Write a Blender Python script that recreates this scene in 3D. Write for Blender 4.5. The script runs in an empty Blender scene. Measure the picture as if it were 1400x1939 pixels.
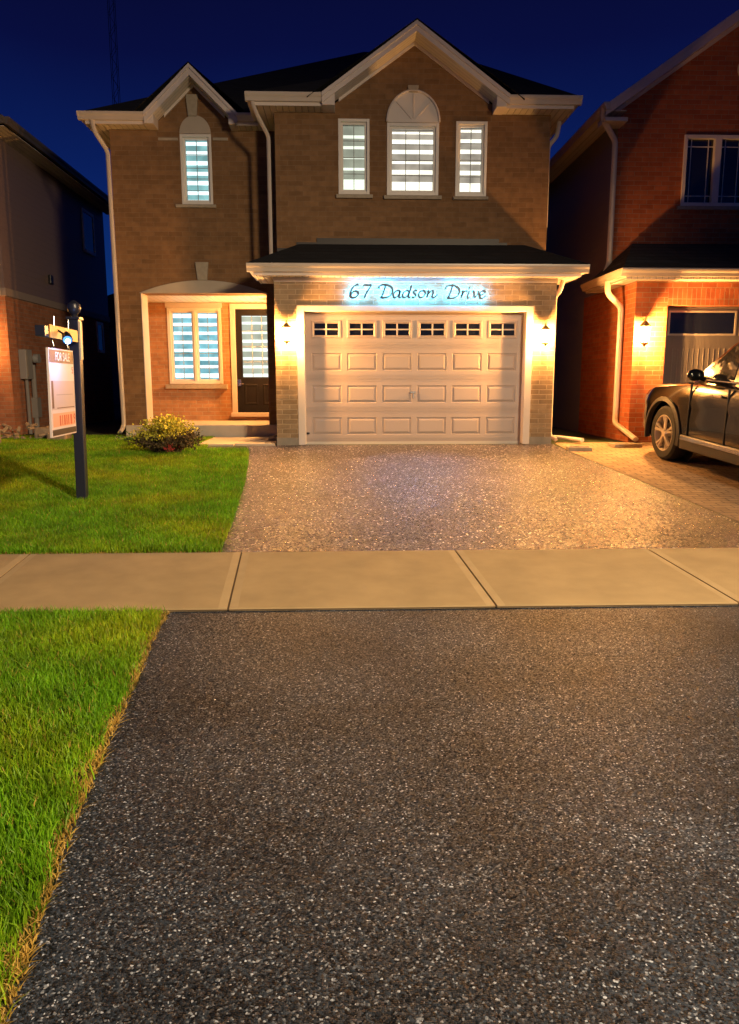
import bpy, math, random
import numpy as np
from mathutils import Vector, Matrix
random.seed(7); rng = np.random.default_rng(7)
scene = bpy.context.scene
COL = scene.collection
R = math.radians

# ------------------------------------------------------------------ camera
EYE = 1.6
F, PITCH, YAW, ROLL = 1433.4, .16965, .03614, .00095
cy_, sy_, cp_, sp_ = math.cos(YAW), math.sin(YAW), math.cos(PITCH), math.sin(PITCH)
fw = Vector((sy_*cp_, cy_*cp_, -sp_)); rt = Vector((cy_, -sy_, 0)); dn = fw.cross(rt)
r2 = rt*math.cos(ROLL)+dn*math.sin(ROLL); d2 = dn*math.cos(ROLL)-rt*math.sin(ROLL)
cam_d = bpy.data.cameras.new('camera'); cam = bpy.data.objects.new('camera', cam_d); COL.objects.link(cam)
cam.matrix_world = Matrix(((r2.x, -d2.x, -fw.x, 0), (r2.y, -d2.y, -fw.y, 0), (r2.z, -d2.z, -fw.z, EYE), (0, 0, 0, 1)))
cam_d.sensor_fit = 'VERTICAL'; cam_d.sensor_height = 36; cam_d.lens = 36*F/1939
cam_d.clip_start = .05; cam_d.clip_end = 3000
scene.camera = cam

# ------------------------------------------------------------------ night sky
world = bpy.data.worlds.new('World'); scene.world = world; world.use_nodes = True
nt = world.node_tree; nt.nodes.clear()
wo = nt.nodes.new('ShaderNodeOutputWorld'); bg = nt.nodes.new('ShaderNodeBackground')
tc = nt.nodes.new('ShaderNodeTexCoord'); sx = nt.nodes.new('ShaderNodeSeparateXYZ'); cr = nt.nodes.new('ShaderNodeValToRGB')
nz = nt.nodes.new('ShaderNodeTexNoise'); nz.inputs['Scale'].default_value = 2.2; nz.inputs['Detail'].default_value = 3
ma = nt.nodes.new('ShaderNodeMath'); ma.operation = 'MULTIPLY_ADD'; ma.inputs[1].default_value = .10
nt.links.new(tc.outputs['Generated'], sx.inputs[0]); nt.links.new(tc.outputs['Generated'], nz.inputs['Vector'])
nt.links.new(nz.outputs[0], ma.inputs[0]); nt.links.new(sx.outputs['Z'], ma.inputs[2])
nt.links.new(ma.outputs[0], cr.inputs[0]); nt.links.new(cr.outputs[0], bg.inputs[0]); nt.links.new(bg.outputs[0], wo.inputs[0])
e = cr.color_ramp.elements
e[0].position = 0.05; e[0].color = (.004, .038, .17, 1)
e[1].position = .56; e[1].color = (.0022, .0022, .017, 1)
k = cr.color_ramp.elements.new(.27); k.color = (.003, .015, .115, 1)
k = cr.color_ramp.elements.new(.42); k.color = (.0025, .0045, .046, 1)
bg.inputs['Strength'].default_value = 1.0
scene.view_settings.view_transform = 'Standard'; scene.view_settings.look = 'None'
scene.view_settings.exposure = 0; scene.view_settings.gamma = 1
scene.render.engine = 'CYCLES'

# ------------------------------------------------------------------ pixel helpers (photo measurements -> points on real planes)
def ray(px, py): return (r2*((px-700)/F) + d2*((py-969.5)/F) + fw)
def at(px, py, Y):
    d = ray(px, py); t = Y/d.y
    return Vector((d.x*t, Y, d.z*t+EYE))
def ax(px, py, Y): return at(px, py, Y).x
def az(px, py, Y): return at(px, py, Y).z
def GZ(y, x=0):
    if y < -.5: return -.06
    if y < 4.88: return .10-.03*(4.88-y)
    if y < 6.3: return .10+(y-4.88)*.045
    if y < 12.4: return .164+(y-6.3)*(.59-.164)/6.1
    return .59
def gp(px, py):
    d = ray(px, py); a, b = .5, 60
    for _ in range(50):
        m = (a+b)/2
        if d.z*m/d.y+EYE > GZ(m): a = m
        else: b = m
    return Vector((d.x*a/d.y, a, GZ(a)))

# ------------------------------------------------------------------ mesh helpers
class MB:
    def __init__(s): s.v = []; s.f = []; s.m = []
    def add(s, vs, fs, mi=0):
        o = len(s.v); s.v += [tuple(v) for v in vs]; s.f += [tuple(i+o for i in f) for f in fs]; s.m += [mi]*len(fs); return s
    def quad(s, a, b, c, d, mi=0): return s.add([a, b, c, d], [(0, 1, 2, 3)], mi)
    def box(s, x0, x1, y0, y1, z0, z1, mi=0):
        if x0 > x1: x0, x1 = x1, x0
        if y0 > y1: y0, y1 = y1, y0
        if z0 > z1: z0, z1 = z1, z0
        v = [(x, y, z) for x in (x0, x1) for y in (y0, y1) for z in (z0, z1)]
        return s.add(v, [(0, 1, 3, 2), (4, 6, 7, 5), (0, 4, 5, 1), (2, 3, 7, 6), (0, 2, 6, 4), (1, 5, 7, 3)], mi)
    def prism(s, poly, y0, y1, mi=0):           # polygon in XZ, extruded along Y
        n = len(poly)
        v = [(p[0], y0, p[1]) for p in poly]+[(p[0], y1, p[1]) for p in poly]
        f = [tuple(range(n)), tuple(range(2*n-1, n-1, -1))]+[(i, i+n, (i+1) % n+n, (i+1) % n) for i in range(n)]
        return s.add(v, f, mi)
    def prismx(s, poly, x0, x1, mi=0):          # polygon in YZ, extruded along X
        n = len(poly)
        v = [(x0, p[0], p[1]) for p in poly]+[(x1, p[0], p[1]) for p in poly]
        f = [tuple(range(n)), tuple(range(2*n-1, n-1, -1))]+[(i, i+n, (i+1) % n+n, (i+1) % n) for i in range(n)]
        return s.add(v, f, mi)
    def prismz(s, poly, z0, z1, mi=0):
        n = len(poly)
        v = [(p[0], p[1], z0) for p in poly]+[(p[0], p[1], z1) for p in poly]
        f = [tuple(range(n)), tuple(range(2*n-1, n-1, -1))]+[(i, i+n, (i+1) % n+n, (i+1) % n) for i in range(n)]
        return s.add(v, f, mi)
    def tube(s, pts, r, n=8, cap=True, mi=0, flat=1.0):
        pts = [Vector(p) for p in pts]; rings = []; o = len(s.v); prev = None
        for i, p in enumerate(pts):
            t = ((pts[min(i+1, len(pts)-1)]-p).normalized()+(p-pts[max(i-1, 0)]).normalized()).normalized()
            if prev is None:
                up = Vector((0, 0, 1)) if abs(t.z) < .9 else Vector((0, 1, 0))
                u = t.cross(up).normalized()
            else: u = (prev-t*prev.dot(t)).normalized()
            prev = u; w = t.cross(u).normalized(); rr = r[i] if isinstance(r, (list, tuple)) else r
            for kk in range(n):
                a = 2*math.pi*(kk+.5)/n
                s.v.append(tuple(p+u*math.cos(a)*rr+w*math.sin(a)*rr*flat))
        for i in range(len(pts)-1):
            for kk in range(n):
                a = o+i*n+kk; b = o+i*n+(kk+1) % n
                s.f.append((a, b, b+n, a+n)); s.m.append(mi)
        if cap:
            s.f.append(tuple(o+kk for kk in range(n))[::-1]); s.m.append(mi)
            s.f.append(tuple(o+(len(pts)-1)*n+kk for kk in range(n))); s.m.append(mi)
        return s
    def lathe(s, prof, c=(0, 0, 0), n=16, mi=0):    # prof [(r,z)]
        o = len(s.v)
        for r_, z in prof:
            for kk in range(n):
                a = 2*math.pi*kk/n; s.v.append((c[0]+r_*math.cos(a), c[1]+r_*math.sin(a), c[2]+z))
        for i in range(len(prof)-1):
            for kk in range(n):
                a = o+i*n+kk; b = o+i*n+(kk+1) % n
                s.f.append((a, b, b+n, a+n)); s.m.append(mi)
        s.f.append(tuple(o+kk for kk in range(n))[::-1]); s.m.append(mi)
        s.f.append(tuple(o+(len(prof)-1)*n+kk for kk in range(n))); s.m.append(mi)
        return s
    def build(s, name, mats, parent=None, smooth=False, bevel=0, label=None):
        me = bpy.data.meshes.new(name); me.from_pydata(s.v, [], s.f)
        if not isinstance(mats, (list, tuple)): mats = [mats]
        for m_ in mats: me.materials.append(m_)
        me.polygons.foreach_set('material_index', s.m)
        me.validate(); me.update()
        if smooth:
            me.polygons.foreach_set('use_smooth', [True]*len(me.polygons))
            try: me.set_sharp_from_angle(angle=R(35))
            except Exception: pass
        o = bpy.data.objects.new(name, me); COL.objects.link(o)
        if parent: 
            o.parent = parent
            bpy.context.view_layer.update()
            o.matrix_parent_inverse = parent.matrix_world.inverted()
        if bevel:
            b = o.modifiers.new('bevel', 'BEVEL'); b.width = bevel; b.segments = 2; b.limit_method = 'ANGLE'
        if label: o['label'] = label
        return o
def tag(o, label=None, cat=None, group=None, kind=None):
    if label: o['label'] = label
    if cat: o['category'] = cat
    if group: o['group'] = group
    if kind: o['kind'] = kind
    return o
def thing(name, loc, label, cat, group=None, rz=0):
    o = bpy.data.objects.new(name, None); COL.objects.link(o); o.location = loc; o.rotation_euler = (0, 0, rz)
    o.empty_display_size = .2
    bpy.context.view_layer.update()
    return tag(o, label, cat, group)
def light(name, kind, loc, power, color, parent=None, size=.03, **kw):
    l = bpy.data.lights.new(name, kind); l.energy = power; l.color = color
    if kind in ('POINT', 'SPOT'): l.shadow_soft_size = size
    for a, b in kw.items(): setattr(l, a, b)
    o = bpy.data.objects.new(name, l); COL.objects.link(o); o.location = loc
    if parent:
        o.parent = parent; bpy.context.view_layer.update(); o.matrix_parent_inverse = parent.matrix_world.inverted()
    return o

# ------------------------------------------------------------------ materials
def mat(name, col, rough=.6, metal=0, spec=.5, bump=0, bscale=30, var=0, vscale=4, coat=0, emit=None, es=0):
    m = bpy.data.materials.new(name); m.use_nodes = True; n = m.node_tree; b = n.nodes['Principled BSDF']
    b.inputs['Base Color'].default_value = (*col, 1); b.inputs['Roughness'].default_value = rough
    b.inputs['Metallic'].default_value = metal; b.inputs['Specular IOR Level'].default_value = spec
    b.inputs['Coat Weight'].default_value = coat; b.inputs['Coat Roughness'].default_value = .04
    if emit: b.inputs['Emission Color'].default_value = (*emit, 1); b.inputs['Emission Strength'].default_value = es
    g = n.nodes.new('ShaderNodeNewGeometry')
    if var:
        t = n.nodes.new('ShaderNodeTexNoise'); t.inputs['Scale'].default_value = vscale; t.inputs['Detail'].default_value = 6
        n.links.new(g.outputs['Position'], t.inputs['Vector'])
        r_ = n.nodes.new('ShaderNodeMapRange'); r_.inputs[1].default_value = .3; r_.inputs[2].default_value = .7
        r_.inputs[3].default_value = 1-var; r_.inputs[4].default_value = 1+var
        mx = n.nodes.new('ShaderNodeVectorMath'); mx.operation = 'SCALE'; mx.inputs[0].default_value = col
        n.links.new(t.outputs[0], r_.inputs[0]); n.links.new(r_.outputs[0], mx.inputs['Scale']); n.links.new(mx.outputs[0], b.inputs['Base Color'])
    if bump:
        t = n.nodes.new('ShaderNodeTexNoise'); t.inputs['Scale'].default_value = bscale; t.inputs['Detail'].default_value = 5
        n.links.new(g.outputs['Position'], t.inputs['Vector'])
        bp = n.nodes.new('ShaderNodeBump'); bp.inputs['Strength'].default_value = bump; bp.inputs['Distance'].default_value = .01
        n.links.new(t.outputs[0], bp.inputs['Height']); n.links.new(bp.outputs[0], b.inputs['Normal'])
    return m
def emis(name, col, s, noise=0):
    m = bpy.data.materials.new(name); m.use_nodes = True; n = m.node_tree; n.nodes.clear()
    o = n.nodes.new('ShaderNodeOutputMaterial'); e_ = n.nodes.new('ShaderNodeEmission')
    e_.inputs[0].default_value = (*col, 1); e_.inputs[1].default_value = s; n.links.new(e_.outputs[0], o.inputs[0])
    if noise:
        g = n.nodes.new('ShaderNodeNewGeometry'); t = n.nodes.new('ShaderNodeTexNoise'); t.inputs['Scale'].default_value = 3.5; t.inputs['Detail'].default_value = 2
        n.links.new(g.outputs['Position'], t.inputs['Vector'])
        r_ = n.nodes.new('ShaderNodeMapRange'); r_.inputs[1].default_value = .3; r_.inputs[2].default_value = .7; r_.inputs[3].default_value = s*(1-noise); r_.inputs[4].default_value = s*(1+noise)
        n.links.new(t.outputs[0], r_.inputs[0]); n.links.new(r_.outputs[0], e_.inputs[1])
    return m
def brick(name, c1, c2, mortar, w=.245, h=.078, soldier=False, bump=.5, ms=.011):
    m = bpy.data.materials.new(name); m.use_nodes = True; n = m.node_tree; b = n.nodes['Principled BSDF']
    g = n.nodes.new('ShaderNodeNewGeometry'); s = n.nodes.new('ShaderNodeSeparateXYZ'); n.links.new(g.outputs['Position'], s.inputs[0])
    ad = n.nodes.new('ShaderNodeMath'); n.links.new(s.outputs[0], ad.inputs[0]); n.links.new(s.outputs[1], ad.inputs[1])
    c = n.nodes.new('ShaderNodeCombineXYZ')
    n.links.new(ad.outputs[0], c.inputs[1 if soldier else 0]); n.links.new(s.outputs[2], c.inputs[0 if soldier else 1])
    t = n.nodes.new('ShaderNodeTexBrick'); n.links.new(c.outputs[0], t.inputs['Vector'])
    t.inputs['Scale'].default_value = 1; t.inputs['Brick Width'].default_value = w; t.inputs['Row Height'].default_value = h
    t.inputs['Mortar Size'].default_value = ms/2; t.inputs['Mortar Smooth'].default_value = .3; t.inputs['Bias'].default_value = 0
    if soldier: t.offset = 0
    t.inputs['Color1'].default_value = (*c1, 1); t.inputs['Color2'].default_value = (*c2, 1); t.inputs['Mortar'].default_value = (*mortar, 1)
    nn = n.nodes.new('ShaderNodeTexNoise'); nn.inputs['Scale'].default_value = 9; nn.inputs['Detail'].default_value = 8; n.links.new(g.outputs['Position'], nn.inputs['Vector'])
    mr = n.nodes.new('ShaderNodeMapRange'); mr.inputs[1].default_value = .3; mr.inputs[2].default_value = .7; mr.inputs[3].default_value = .86; mr.inputs[4].default_value = 1.14
    n.links.new(nn.outputs[0], mr.inputs[0])
    sc = n.nodes.new('ShaderNodeVectorMath'); sc.operation = 'SCALE'; n.links.new(t.outputs['Color'], sc.inputs[0]); n.links.new(mr.outputs[0], sc.inputs['Scale'])
    n.links.new(sc.outputs[0], b.inputs['Base Color']); b.inputs['Roughness'].default_value = .85; b.inputs['Specular IOR Level'].default_value = .3
    n2 = n.nodes.new('ShaderNodeTexNoise'); n2.inputs['Scale'].default_value = 60; n2.inputs['Detail'].default_value = 4; n.links.new(g.outputs['Position'], n2.inputs['Vector'])
    hh = n.nodes.new('ShaderNodeMath'); hh.operation = 'MULTIPLY_ADD'; hh.inputs[1].default_value = -1
    n.links.new(t.outputs['Fac'], hh.inputs[0]); n.links.new(n2.outputs[0], hh.inputs[2])
    bp = n.nodes.new('ShaderNodeBump'); bp.inputs['Strength'].default_value = bump; bp.inputs['Distance'].default_value = .008
    n.links.new(hh.outputs[0], bp.inputs['Height']); n.links.new(bp.outputs[0], b.inputs['Normal'])
    return m
def soffit(name, col, pitch=.1, axis=0):
    m = mat(name, col, .5); n = m.node_tree; b = n.nodes['Principled BSDF']
    g = n.nodes.new('ShaderNodeNewGeometry'); s = n.nodes.new('ShaderNodeSeparateXYZ'); n.links.new(g.outputs['Position'], s.inputs[0])
    w = n.nodes.new('ShaderNodeMath'); w.operation = 'PINGPONG'; w.inputs[1].default_value = pitch/2; n.links.new(s.outputs[axis], w.inputs[0])
    l = n.nodes.new('ShaderNodeMapRange'); l.inputs[1].default_value = 0; l.inputs[2].default_value = .012; n.links.new(w.outputs[0], l.inputs[0])
    bp = n.nodes.new('ShaderNodeBump'); bp.inputs['Strength'].default_value = .9; bp.inputs['Distance'].default_value = .012
    n.links.new(l.outputs[0], bp.inputs['Height']); n.links.new(bp.outputs[0], b.inputs['Normal'])
    r_ = n.nodes.new('ShaderNodeMapRange'); r_.inputs[1].default_value = 0; r_.inputs[2].default_value = .008; r_.inputs[3].default_value = .45; r_.inputs[4].default_value = 1
    n.links.new(w.outputs[0], r_.inputs[0]); sc = n.nodes.new('ShaderNodeVectorMath'); sc.operation = 'SCALE'; sc.inputs[0].default_value = col
    n.links.new(r_.outputs[0], sc.inputs['Scale']); n.links.new(sc.outputs[0], b.inputs['Base Color'])
    return m
def shingle(name, col):
    m = brick(name, col, tuple(c*.6 for c in col), tuple(c*.3 for c in col), w=.3, h=.085, bump=.8, ms=.012)
    m.node_tree.nodes['Principled BSDF'].inputs['Roughness'].default_value = .9
    return m
def asphalt(name, base, light_, scale, gloss=.42, tilt=.7, spec=.5):
    m = bpy.data.materials.new(name); m.use_nodes = True; n = m.node_tree; b = n.nodes['Principled BSDF']
    g = n.nodes.new('ShaderNodeNewGeometry')
    v = n.nodes.new('ShaderNodeTexVoronoi'); v.inputs['Scale'].default_value = scale; n.links.new(g.outputs['Position'], v.inputs['Vector'])
    s = n.nodes.new('ShaderNodeSeparateColor'); n.links.new(v.outputs['Color'], s.inputs[0])
    c = n.nodes.new('ShaderNodeValToRGB'); n.links.new(s.outputs[0], c.inputs[0]); e_ = c.color_ramp.elements
    e_[0].position = 0; e_[0].color = (*[x*.25 for x in base], 1); e_[1].position = 1; e_[1].color = (*light_, 1)
    k1 = e_.new(.45); k1.color = (*base, 1); k2 = e_.new(.88); k2.color = (*[x*1.9 for x in base], 1); k3 = e_.new(.975); k3.color = (*[x*.40 for x in light_], 1)
    lo = n.nodes.new('ShaderNodeTexNoise'); lo.inputs['Scale'].default_value = 1.3; lo.inputs['Detail'].default_value = 5; n.links.new(g.outputs['Position'], lo.inputs['Vector'])
    mr = n.nodes.new('ShaderNodeMapRange'); mr.inputs[1].default_value = .3; mr.inputs[2].default_value = .7; mr.inputs[3].default_value = .55; mr.inputs[4].default_value = 1.45
    n.links.new(lo.outputs[0], mr.inputs[0])
    sc = n.nodes.new('ShaderNodeVectorMath'); sc.operation = 'SCALE'; n.links.new(c.outputs[0], sc.inputs[0]); n.links.new(mr.outputs[0], sc.inputs['Scale'])
    n.links.new(sc.outputs[0], b.inputs['Base Color'])
    b.inputs['Roughness'].default_value = gloss; b.inputs['Specular IOR Level'].default_value = spec
    # stones stand proud of the binder at random heights and tilts
    n2 = n.nodes.new('ShaderNodeTexNoise'); n2.inputs['Scale'].default_value = scale*.9; n2.inputs['Detail'].default_value = 3; n.links.new(g.outputs['Position'], n2.inputs['Vector'])
    ds = n.nodes.new('ShaderNodeMath'); ds.operation = 'SUBTRACT'; n.links.new(n2.outputs[0], ds.inputs[0]); n.links.new(v.outputs['Distance'], ds.inputs[1])
    ad = n.nodes.new('ShaderNodeMath'); ad.operation = 'MULTIPLY_ADD'; ad.inputs[1].default_value = .6; n.links.new(s.outputs[1], ad.inputs[0]); n.links.new(ds.outputs[0], ad.inputs[2])
    sb = n.nodes.new('ShaderNodeVectorMath'); sb.operation = 'SUBTRACT'; sb.inputs[1].default_value = (.5, .5, .5); n.links.new(v.outputs['Color'], sb.inputs[0])
    sk = n.nodes.new('ShaderNodeVectorMath'); sk.operation = 'SCALE'; sk.inputs['Scale'].default_value = tilt; n.links.new(sb.outputs[0], sk.inputs[0])
    an = n.nodes.new('ShaderNodeVectorMath'); an.operation = 'ADD'; n.links.new(sk.outputs[0], an.inputs[0]); n.links.new(g.outputs['Normal'], an.inputs[1])
    nn_ = n.nodes.new('ShaderNodeVectorMath'); nn_.operation = 'NORMALIZE'; n.links.new(an.outputs[0], nn_.inputs[0])
    bp = n.nodes.new('ShaderNodeBump'); bp.inputs['Strength'].default_value = .7; bp.inputs['Distance'].default_value = .4/scale; n.links.new(nn_.outputs[0], bp.inputs['Normal'])
    n.links.new(ad.outputs[0], bp.inputs['Height']); n.links.new(bp.outputs[0], b.inputs['Normal'])
    return m

M = dict(
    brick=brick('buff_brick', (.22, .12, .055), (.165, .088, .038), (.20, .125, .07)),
    brick_lit=brick('lit_buff_brick', (.33, .235, .14), (.24, .165, .095), (.42, .32, .21), bump=.9, ms=.014),  # same buff brick, lightened so the lantern light sits in its colour
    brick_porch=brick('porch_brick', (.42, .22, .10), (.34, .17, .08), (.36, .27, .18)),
    brick_red=brick('red_brick', (.42, .12, .045), (.30, .075, .028), (.30, .19, .12)),
    brick_sold=brick('soldier_brick', (.42, .12, .045), (.30, .075, .028), (.30, .19, .12), w=.245, h=.078, soldier=True),
    brick_left=brick('brown_brick', (.42, .17, .09), (.32, .12, .06), (.30, .22, .16)),
    trim=mat('painted_trim', (.60, .53, .48), .45, bump=.04, bscale=60, var=.05),
    gutter=mat('gutter_metal', (.52, .45, .38), .35, var=.06, vscale=3),
    soffit=soffit('soffit', (.60, .56, .50)),
    soffit_y=soffit('soffit_side', (.60, .56, .50), axis=1),
    stone=mat('cast_stone', (.34, .29, .22), .85, bump=.4, bscale=80, var=.12, vscale=14),
    archp=mat('stucco_panel', (.42, .36, .29), .85, bump=.25, bscale=120, var=.06),
    archw=mat('white_arch_panel', (.62, .56, .50), .5, var=.04),
    shingle=shingle('shingle', (.014, .015, .018)),
    shingle_g=shingle('shingle_grey', (.06, .065, .06)),
    winframe=mat('window_vinyl', (.70, .66, .60), .4),
    dark=mat('dark_void', (.012, .012, .015), .5),
    grille=mat('grille_bars', (.30, .32, .30), .5),
    garage=mat('garage_steel', (.40, .33, .30), .42, bump=.12, bscale=220, var=.03, vscale=2),
    garage_glass=mat('garage_glass', (.01, .012, .018), .08, spec=.6),
    door=mat('dark_door_paint', (.008, .007, .009), .55, spec=.25),
    concrete=mat('concrete', (.45, .33, .175), .85, bump=.5, bscale=260, var=.12, vscale=3.2),
    slab=mat('porch_concrete', (.50, .44, .37), .8, bump=.2, bscale=150, var=.08),
    foundation=mat('parging', (.26, .23, .19), .9, bump=.4, bscale=60, var=.15, vscale=6),
    black=mat('black_paint', (.012, .012, .016), .4),
    steel=mat('nickel', (.6, .58, .55), .25, metal=1),
    post=mat('dark_vinyl_post', (.018, .020, .035), .35, spec=.6),
    siding=None, pane=None)

def siding_mat(name, col, pitch=.12):
    m = mat(name, col, .5); n = m.node_tree; b = n.nodes['Principled BSDF']
    g = n.nodes.new('ShaderNodeNewGeometry'); s = n.nodes.new('ShaderNodeSeparateXYZ'); n.links.new(g.outputs['Position'], s.inputs[0])
    w = n.nodes.new('ShaderNodeMath'); w.operation = 'MODULO'; w.inputs[1].default_value = pitch; n.links.new(s.outputs[2], w.inputs[0])
    bp = n.nodes.new('ShaderNodeBump'); bp.inputs['Strength'].default_value = .8; bp.inputs['Distance'].default_value = .15; bp.invert = True
    n.links.new(w.outputs[0], bp.inputs['Height']); n.links.new(bp.outputs[0], b.inputs['Normal'])
    return m
M['siding'] = siding_mat('vinyl_siding', (.20, .145, .14))
M['siding_dark'] = siding_mat('vinyl_siding_grey', (.22, .21, .20))
def pane_mat():
    m = bpy.data.materials.new('window_glass'); m.use_nodes = True; n = m.node_tree; n.nodes.clear()
    o = n.nodes.new('ShaderNodeOutputMaterial'); a = n.nodes.new('ShaderNodeBsdfTransparent'); b = n.nodes.new('ShaderNodeBsdfGlossy'); x = n.nodes.new('ShaderNodeMixShader')
    b.inputs['Roughness'].default_value = .02; x.inputs[0].default_value = .06
    n.links.new(a.outputs[0], x.inputs[1]); n.links.new(b.outputs[0], x.inputs[2]); n.links.new(x.outputs[0], o.inputs[0]); return m
M['pane'] = pane_mat()
M['asphalt'] = asphalt('asphalt', (.016, .022, .034), (.38, .43, .54), 165, .48, .7, .22)
M['asphalt_up'] = asphalt('asphalt_driveway', (.058, .048, .060), (.95, .84, .80), 70, .22, 1.1, .8)

# blinds: lit cloth seen from the street at night
BL = dict(
    cool=(emis('blind_sheer_cool', (.80, 1, 1), 1.6, .15), emis('blind_cloth_cool', (.27, .56, .56), 1.0, .35)),
    blue=(emis('blind_sheer_blue', (.82, 1, 1), 1.6, .15), emis('blind_cloth_blue', (.24, .58, .66), 1.0, .4)),
    warm=(emis('blind_sheer_warm', (1, .98, .80), 1.6, .15), emis('blind_cloth_warm', (.42, .37, .29), 1.0, .35)),
    door=(emis('blind_sheer_door', (.92, 1, .92), 1.25, .12), emis('blind_cloth_door', (.50, .53, .41), 1.0, .2)),
    green=(emis('blind_sheer_green', (.92, 1, .82), 1.3, .12), emis('blind_cloth_green', (.34, .36, .27), 1.0, .25)))

# ------------------------------------------------------------------ ground, driveway, sidewalk
ys = [-60, -12, -.5, 1, 2, 3, 4, 4.88, 5.6, 6.3, 7.5, 9, 10.5, 12.4, 16, 24, 60, 400]
def sheet(name, poly_fn, dz, m, ys_, kind='structure'):
    b = MB(); L = []
    for y in ys_:
        x0, x1 = poly_fn(y); L.append(((x0, y, GZ(y)+dz), (x1, y, GZ(y)+dz)))
    for a, c in zip(L[:-1], L[1:]): b.quad(a[0], a[1], c[1], c[0])
    return tag(b.build(name, m), kind=kind)
soil = mat('lawn_soil', (.030, .045, .012), .95, bump=.6, bscale=60, var=.3, vscale=9)
sheet('ground', lambda y: (-300, 300), 0, soil, ys)
road = asphalt('road_asphalt', (.05, .05, .05), (.3, .3, .3), 60)
tag(MB().quad((-60, -9.5, -.05), (60, -9.5, -.05), (60, -.55, -.05), (-60, -.55, -.05)).build('road', road), kind='structure')
# edges
def interp(tab):
    tab = sorted(tab)
    return lambda y: float(np.interp(y, [t[0] for t in tab], [t[1] for t in tab]))
aL = [gp(*p) for p in ((30, 1880), (60, 1790), (130, 1590), (200, 1420), (255, 1300), (290, 1215), (316, 1165))]
apron_edge = interp([(p.y, p.x) for p in aL]+[(.8, gp(30, 1880).x+.12), (-.5, gp(30, 1880).x+.05)])
uL = [gp(*p) for p in ((465, 850), (464, 880), (457, 920), (444, 960), (430, 1005), (412, 1047))]
up_edge = interp([(p.y, p.x) for p in uL])
rA, rB = gp(1120, 873), gp(1400, 990)
slope_r = (rB.x-rA.x)/(rB.y-rA.y)
right_edge = lambda y: rA.x+slope_r*(y-rA.y)
wob = lambda y: .012*math.sin(y*7)+.008*math.sin(y*17+1)
ysA = list(np.linspace(-.5, 4.87, 60)); ysU = list(np.linspace(6.31, 12.36, 60))
sheet('driveway_apron', lambda y: (apron_edge(y)+wob(y), 9), .006, M['asphalt'], ysA)
sheet('driveway', lambda y: (up_edge(y)+wob(y), min(9, right_edge(y)) if y < 12.36 else 3.5), .008, M['asphalt_up'], ysU)
# interlocking stone driveway next door
def paver_mat():
    m = brick('interlocking_stone', (.36, .25, .16), (.27, .18, .11), (.09, .065, .045), w=.22, h=.11, bump=1, ms=.014); n = m.node_tree
    for nd in list(n.nodes):
        if nd.type == 'COMBXYZ':
            for l in list(n.links):
                if l.to_node == nd: n.links.remove(l)
            g = [x for x in n.nodes if x.type == 'SEPXYZ'][0]
            n.links.new(g.outputs[0], nd.inputs[0]); n.links.new(g.outputs[1], nd.inputs[1])
    return m
M['paver'] = paver_mat()
sheet('stone_driveway', lambda y: (right_edge(y) if y < rA.y+.9 else 3.55, 12), .0115, M['paver'], [6.31, 7, 8, 9, 10, rA.y, rA.y+.89, 12.58])
# sidewalk: bays of poured concrete with tooled joints
walk = MB()
jn = [((458, 1052), (432, 1155)), ((862, 1048), (940, 1152)), ((1225, 1045), (1400, 1140))]
js = []
for (a, b) in jn:
    ra, rb = ray(*a), ray(*b); js.append((ra.x/ra.y*6.3, rb.x/rb.y*4.88))
d0 = js[1][0]-js[0][0]
f_ = ray(60, 1055); n_ = ray(0, 1105)
js = [(js[0][0]-d0*i+.05, js[0][1]-d0*i+.05) for i in range(12, 0, -1)]+js+[(js[2][0]+d0*i, js[2][1]+d0*i) for i in range(1, 12)]
T = .022
for (a, b), (c, d) in zip(js[:-1], js[1:]):
    g_ = .0075
    def P(fr, y, dz):
        t = (y-4.88)/(6.3-4.88); xl = b+(a-b)*t+g_; xr = d+(c-d)*t-g_
        return (xl+(xr-xl)*fr, y, GZ(y)+dz)
    m_ = .06
    rows = [4.88, 4.90, 4.88+m_, 6.3-m_, 6.3]
    cols = [0, m_/d0, 1-m_/d0, 1]
    # slightly lowered border band left by the edging tool
    vs = []
    for j, y in enumerate(rows):
        for i, fr in enumerate(cols): vs.append(P(fr, y, T-.003 if (i in (0, 3) or j in (0, 4)) else T))
    fs = [(j*4+i, j*4+i+1, j*4+i+5, j*4+i+4) for j in range(4) for i in range(3)]
    for j in range(4):
        for i in range(3): walk.add([vs[j*4+i], vs[j*4+i+1], vs[j*4+i+5], vs[j*4+i+4]], [(0, 1, 2, 3)], 1 if i != 1 else 0)
    for (p, q) in (((0, 4.88), (1, 4.88)), ((0, 4.88), (0, 6.3)), ((1, 4.88), (1, 6.3)), ((0, 6.3), (1, 6.3))):
        A = P(p[0], p[1], T-.003); B = P(q[0], q[1], T-.003); walk.quad(A, B, (B[0], B[1], B[2]-.1), (A[0], A[1], A[2]-.1))
tag(walk.build('sidewalk', [M['concrete'], mat('concrete_edge', (.48, .36, .20), .8, bump=.1, bscale=150, var=.08, vscale=5)]), kind='structure')
tag(MB().quad((-30, 4.87, GZ(4.88)+.012), (30, 4.87, GZ(4.88)+.012), (30, 6.31, GZ(6.3)+.012), (-30, 6.31, GZ(6.3)+.012)).build('joint_bed', mat('joint_dirt', (.10, .065, .035), .9)), kind='structure')
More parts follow.
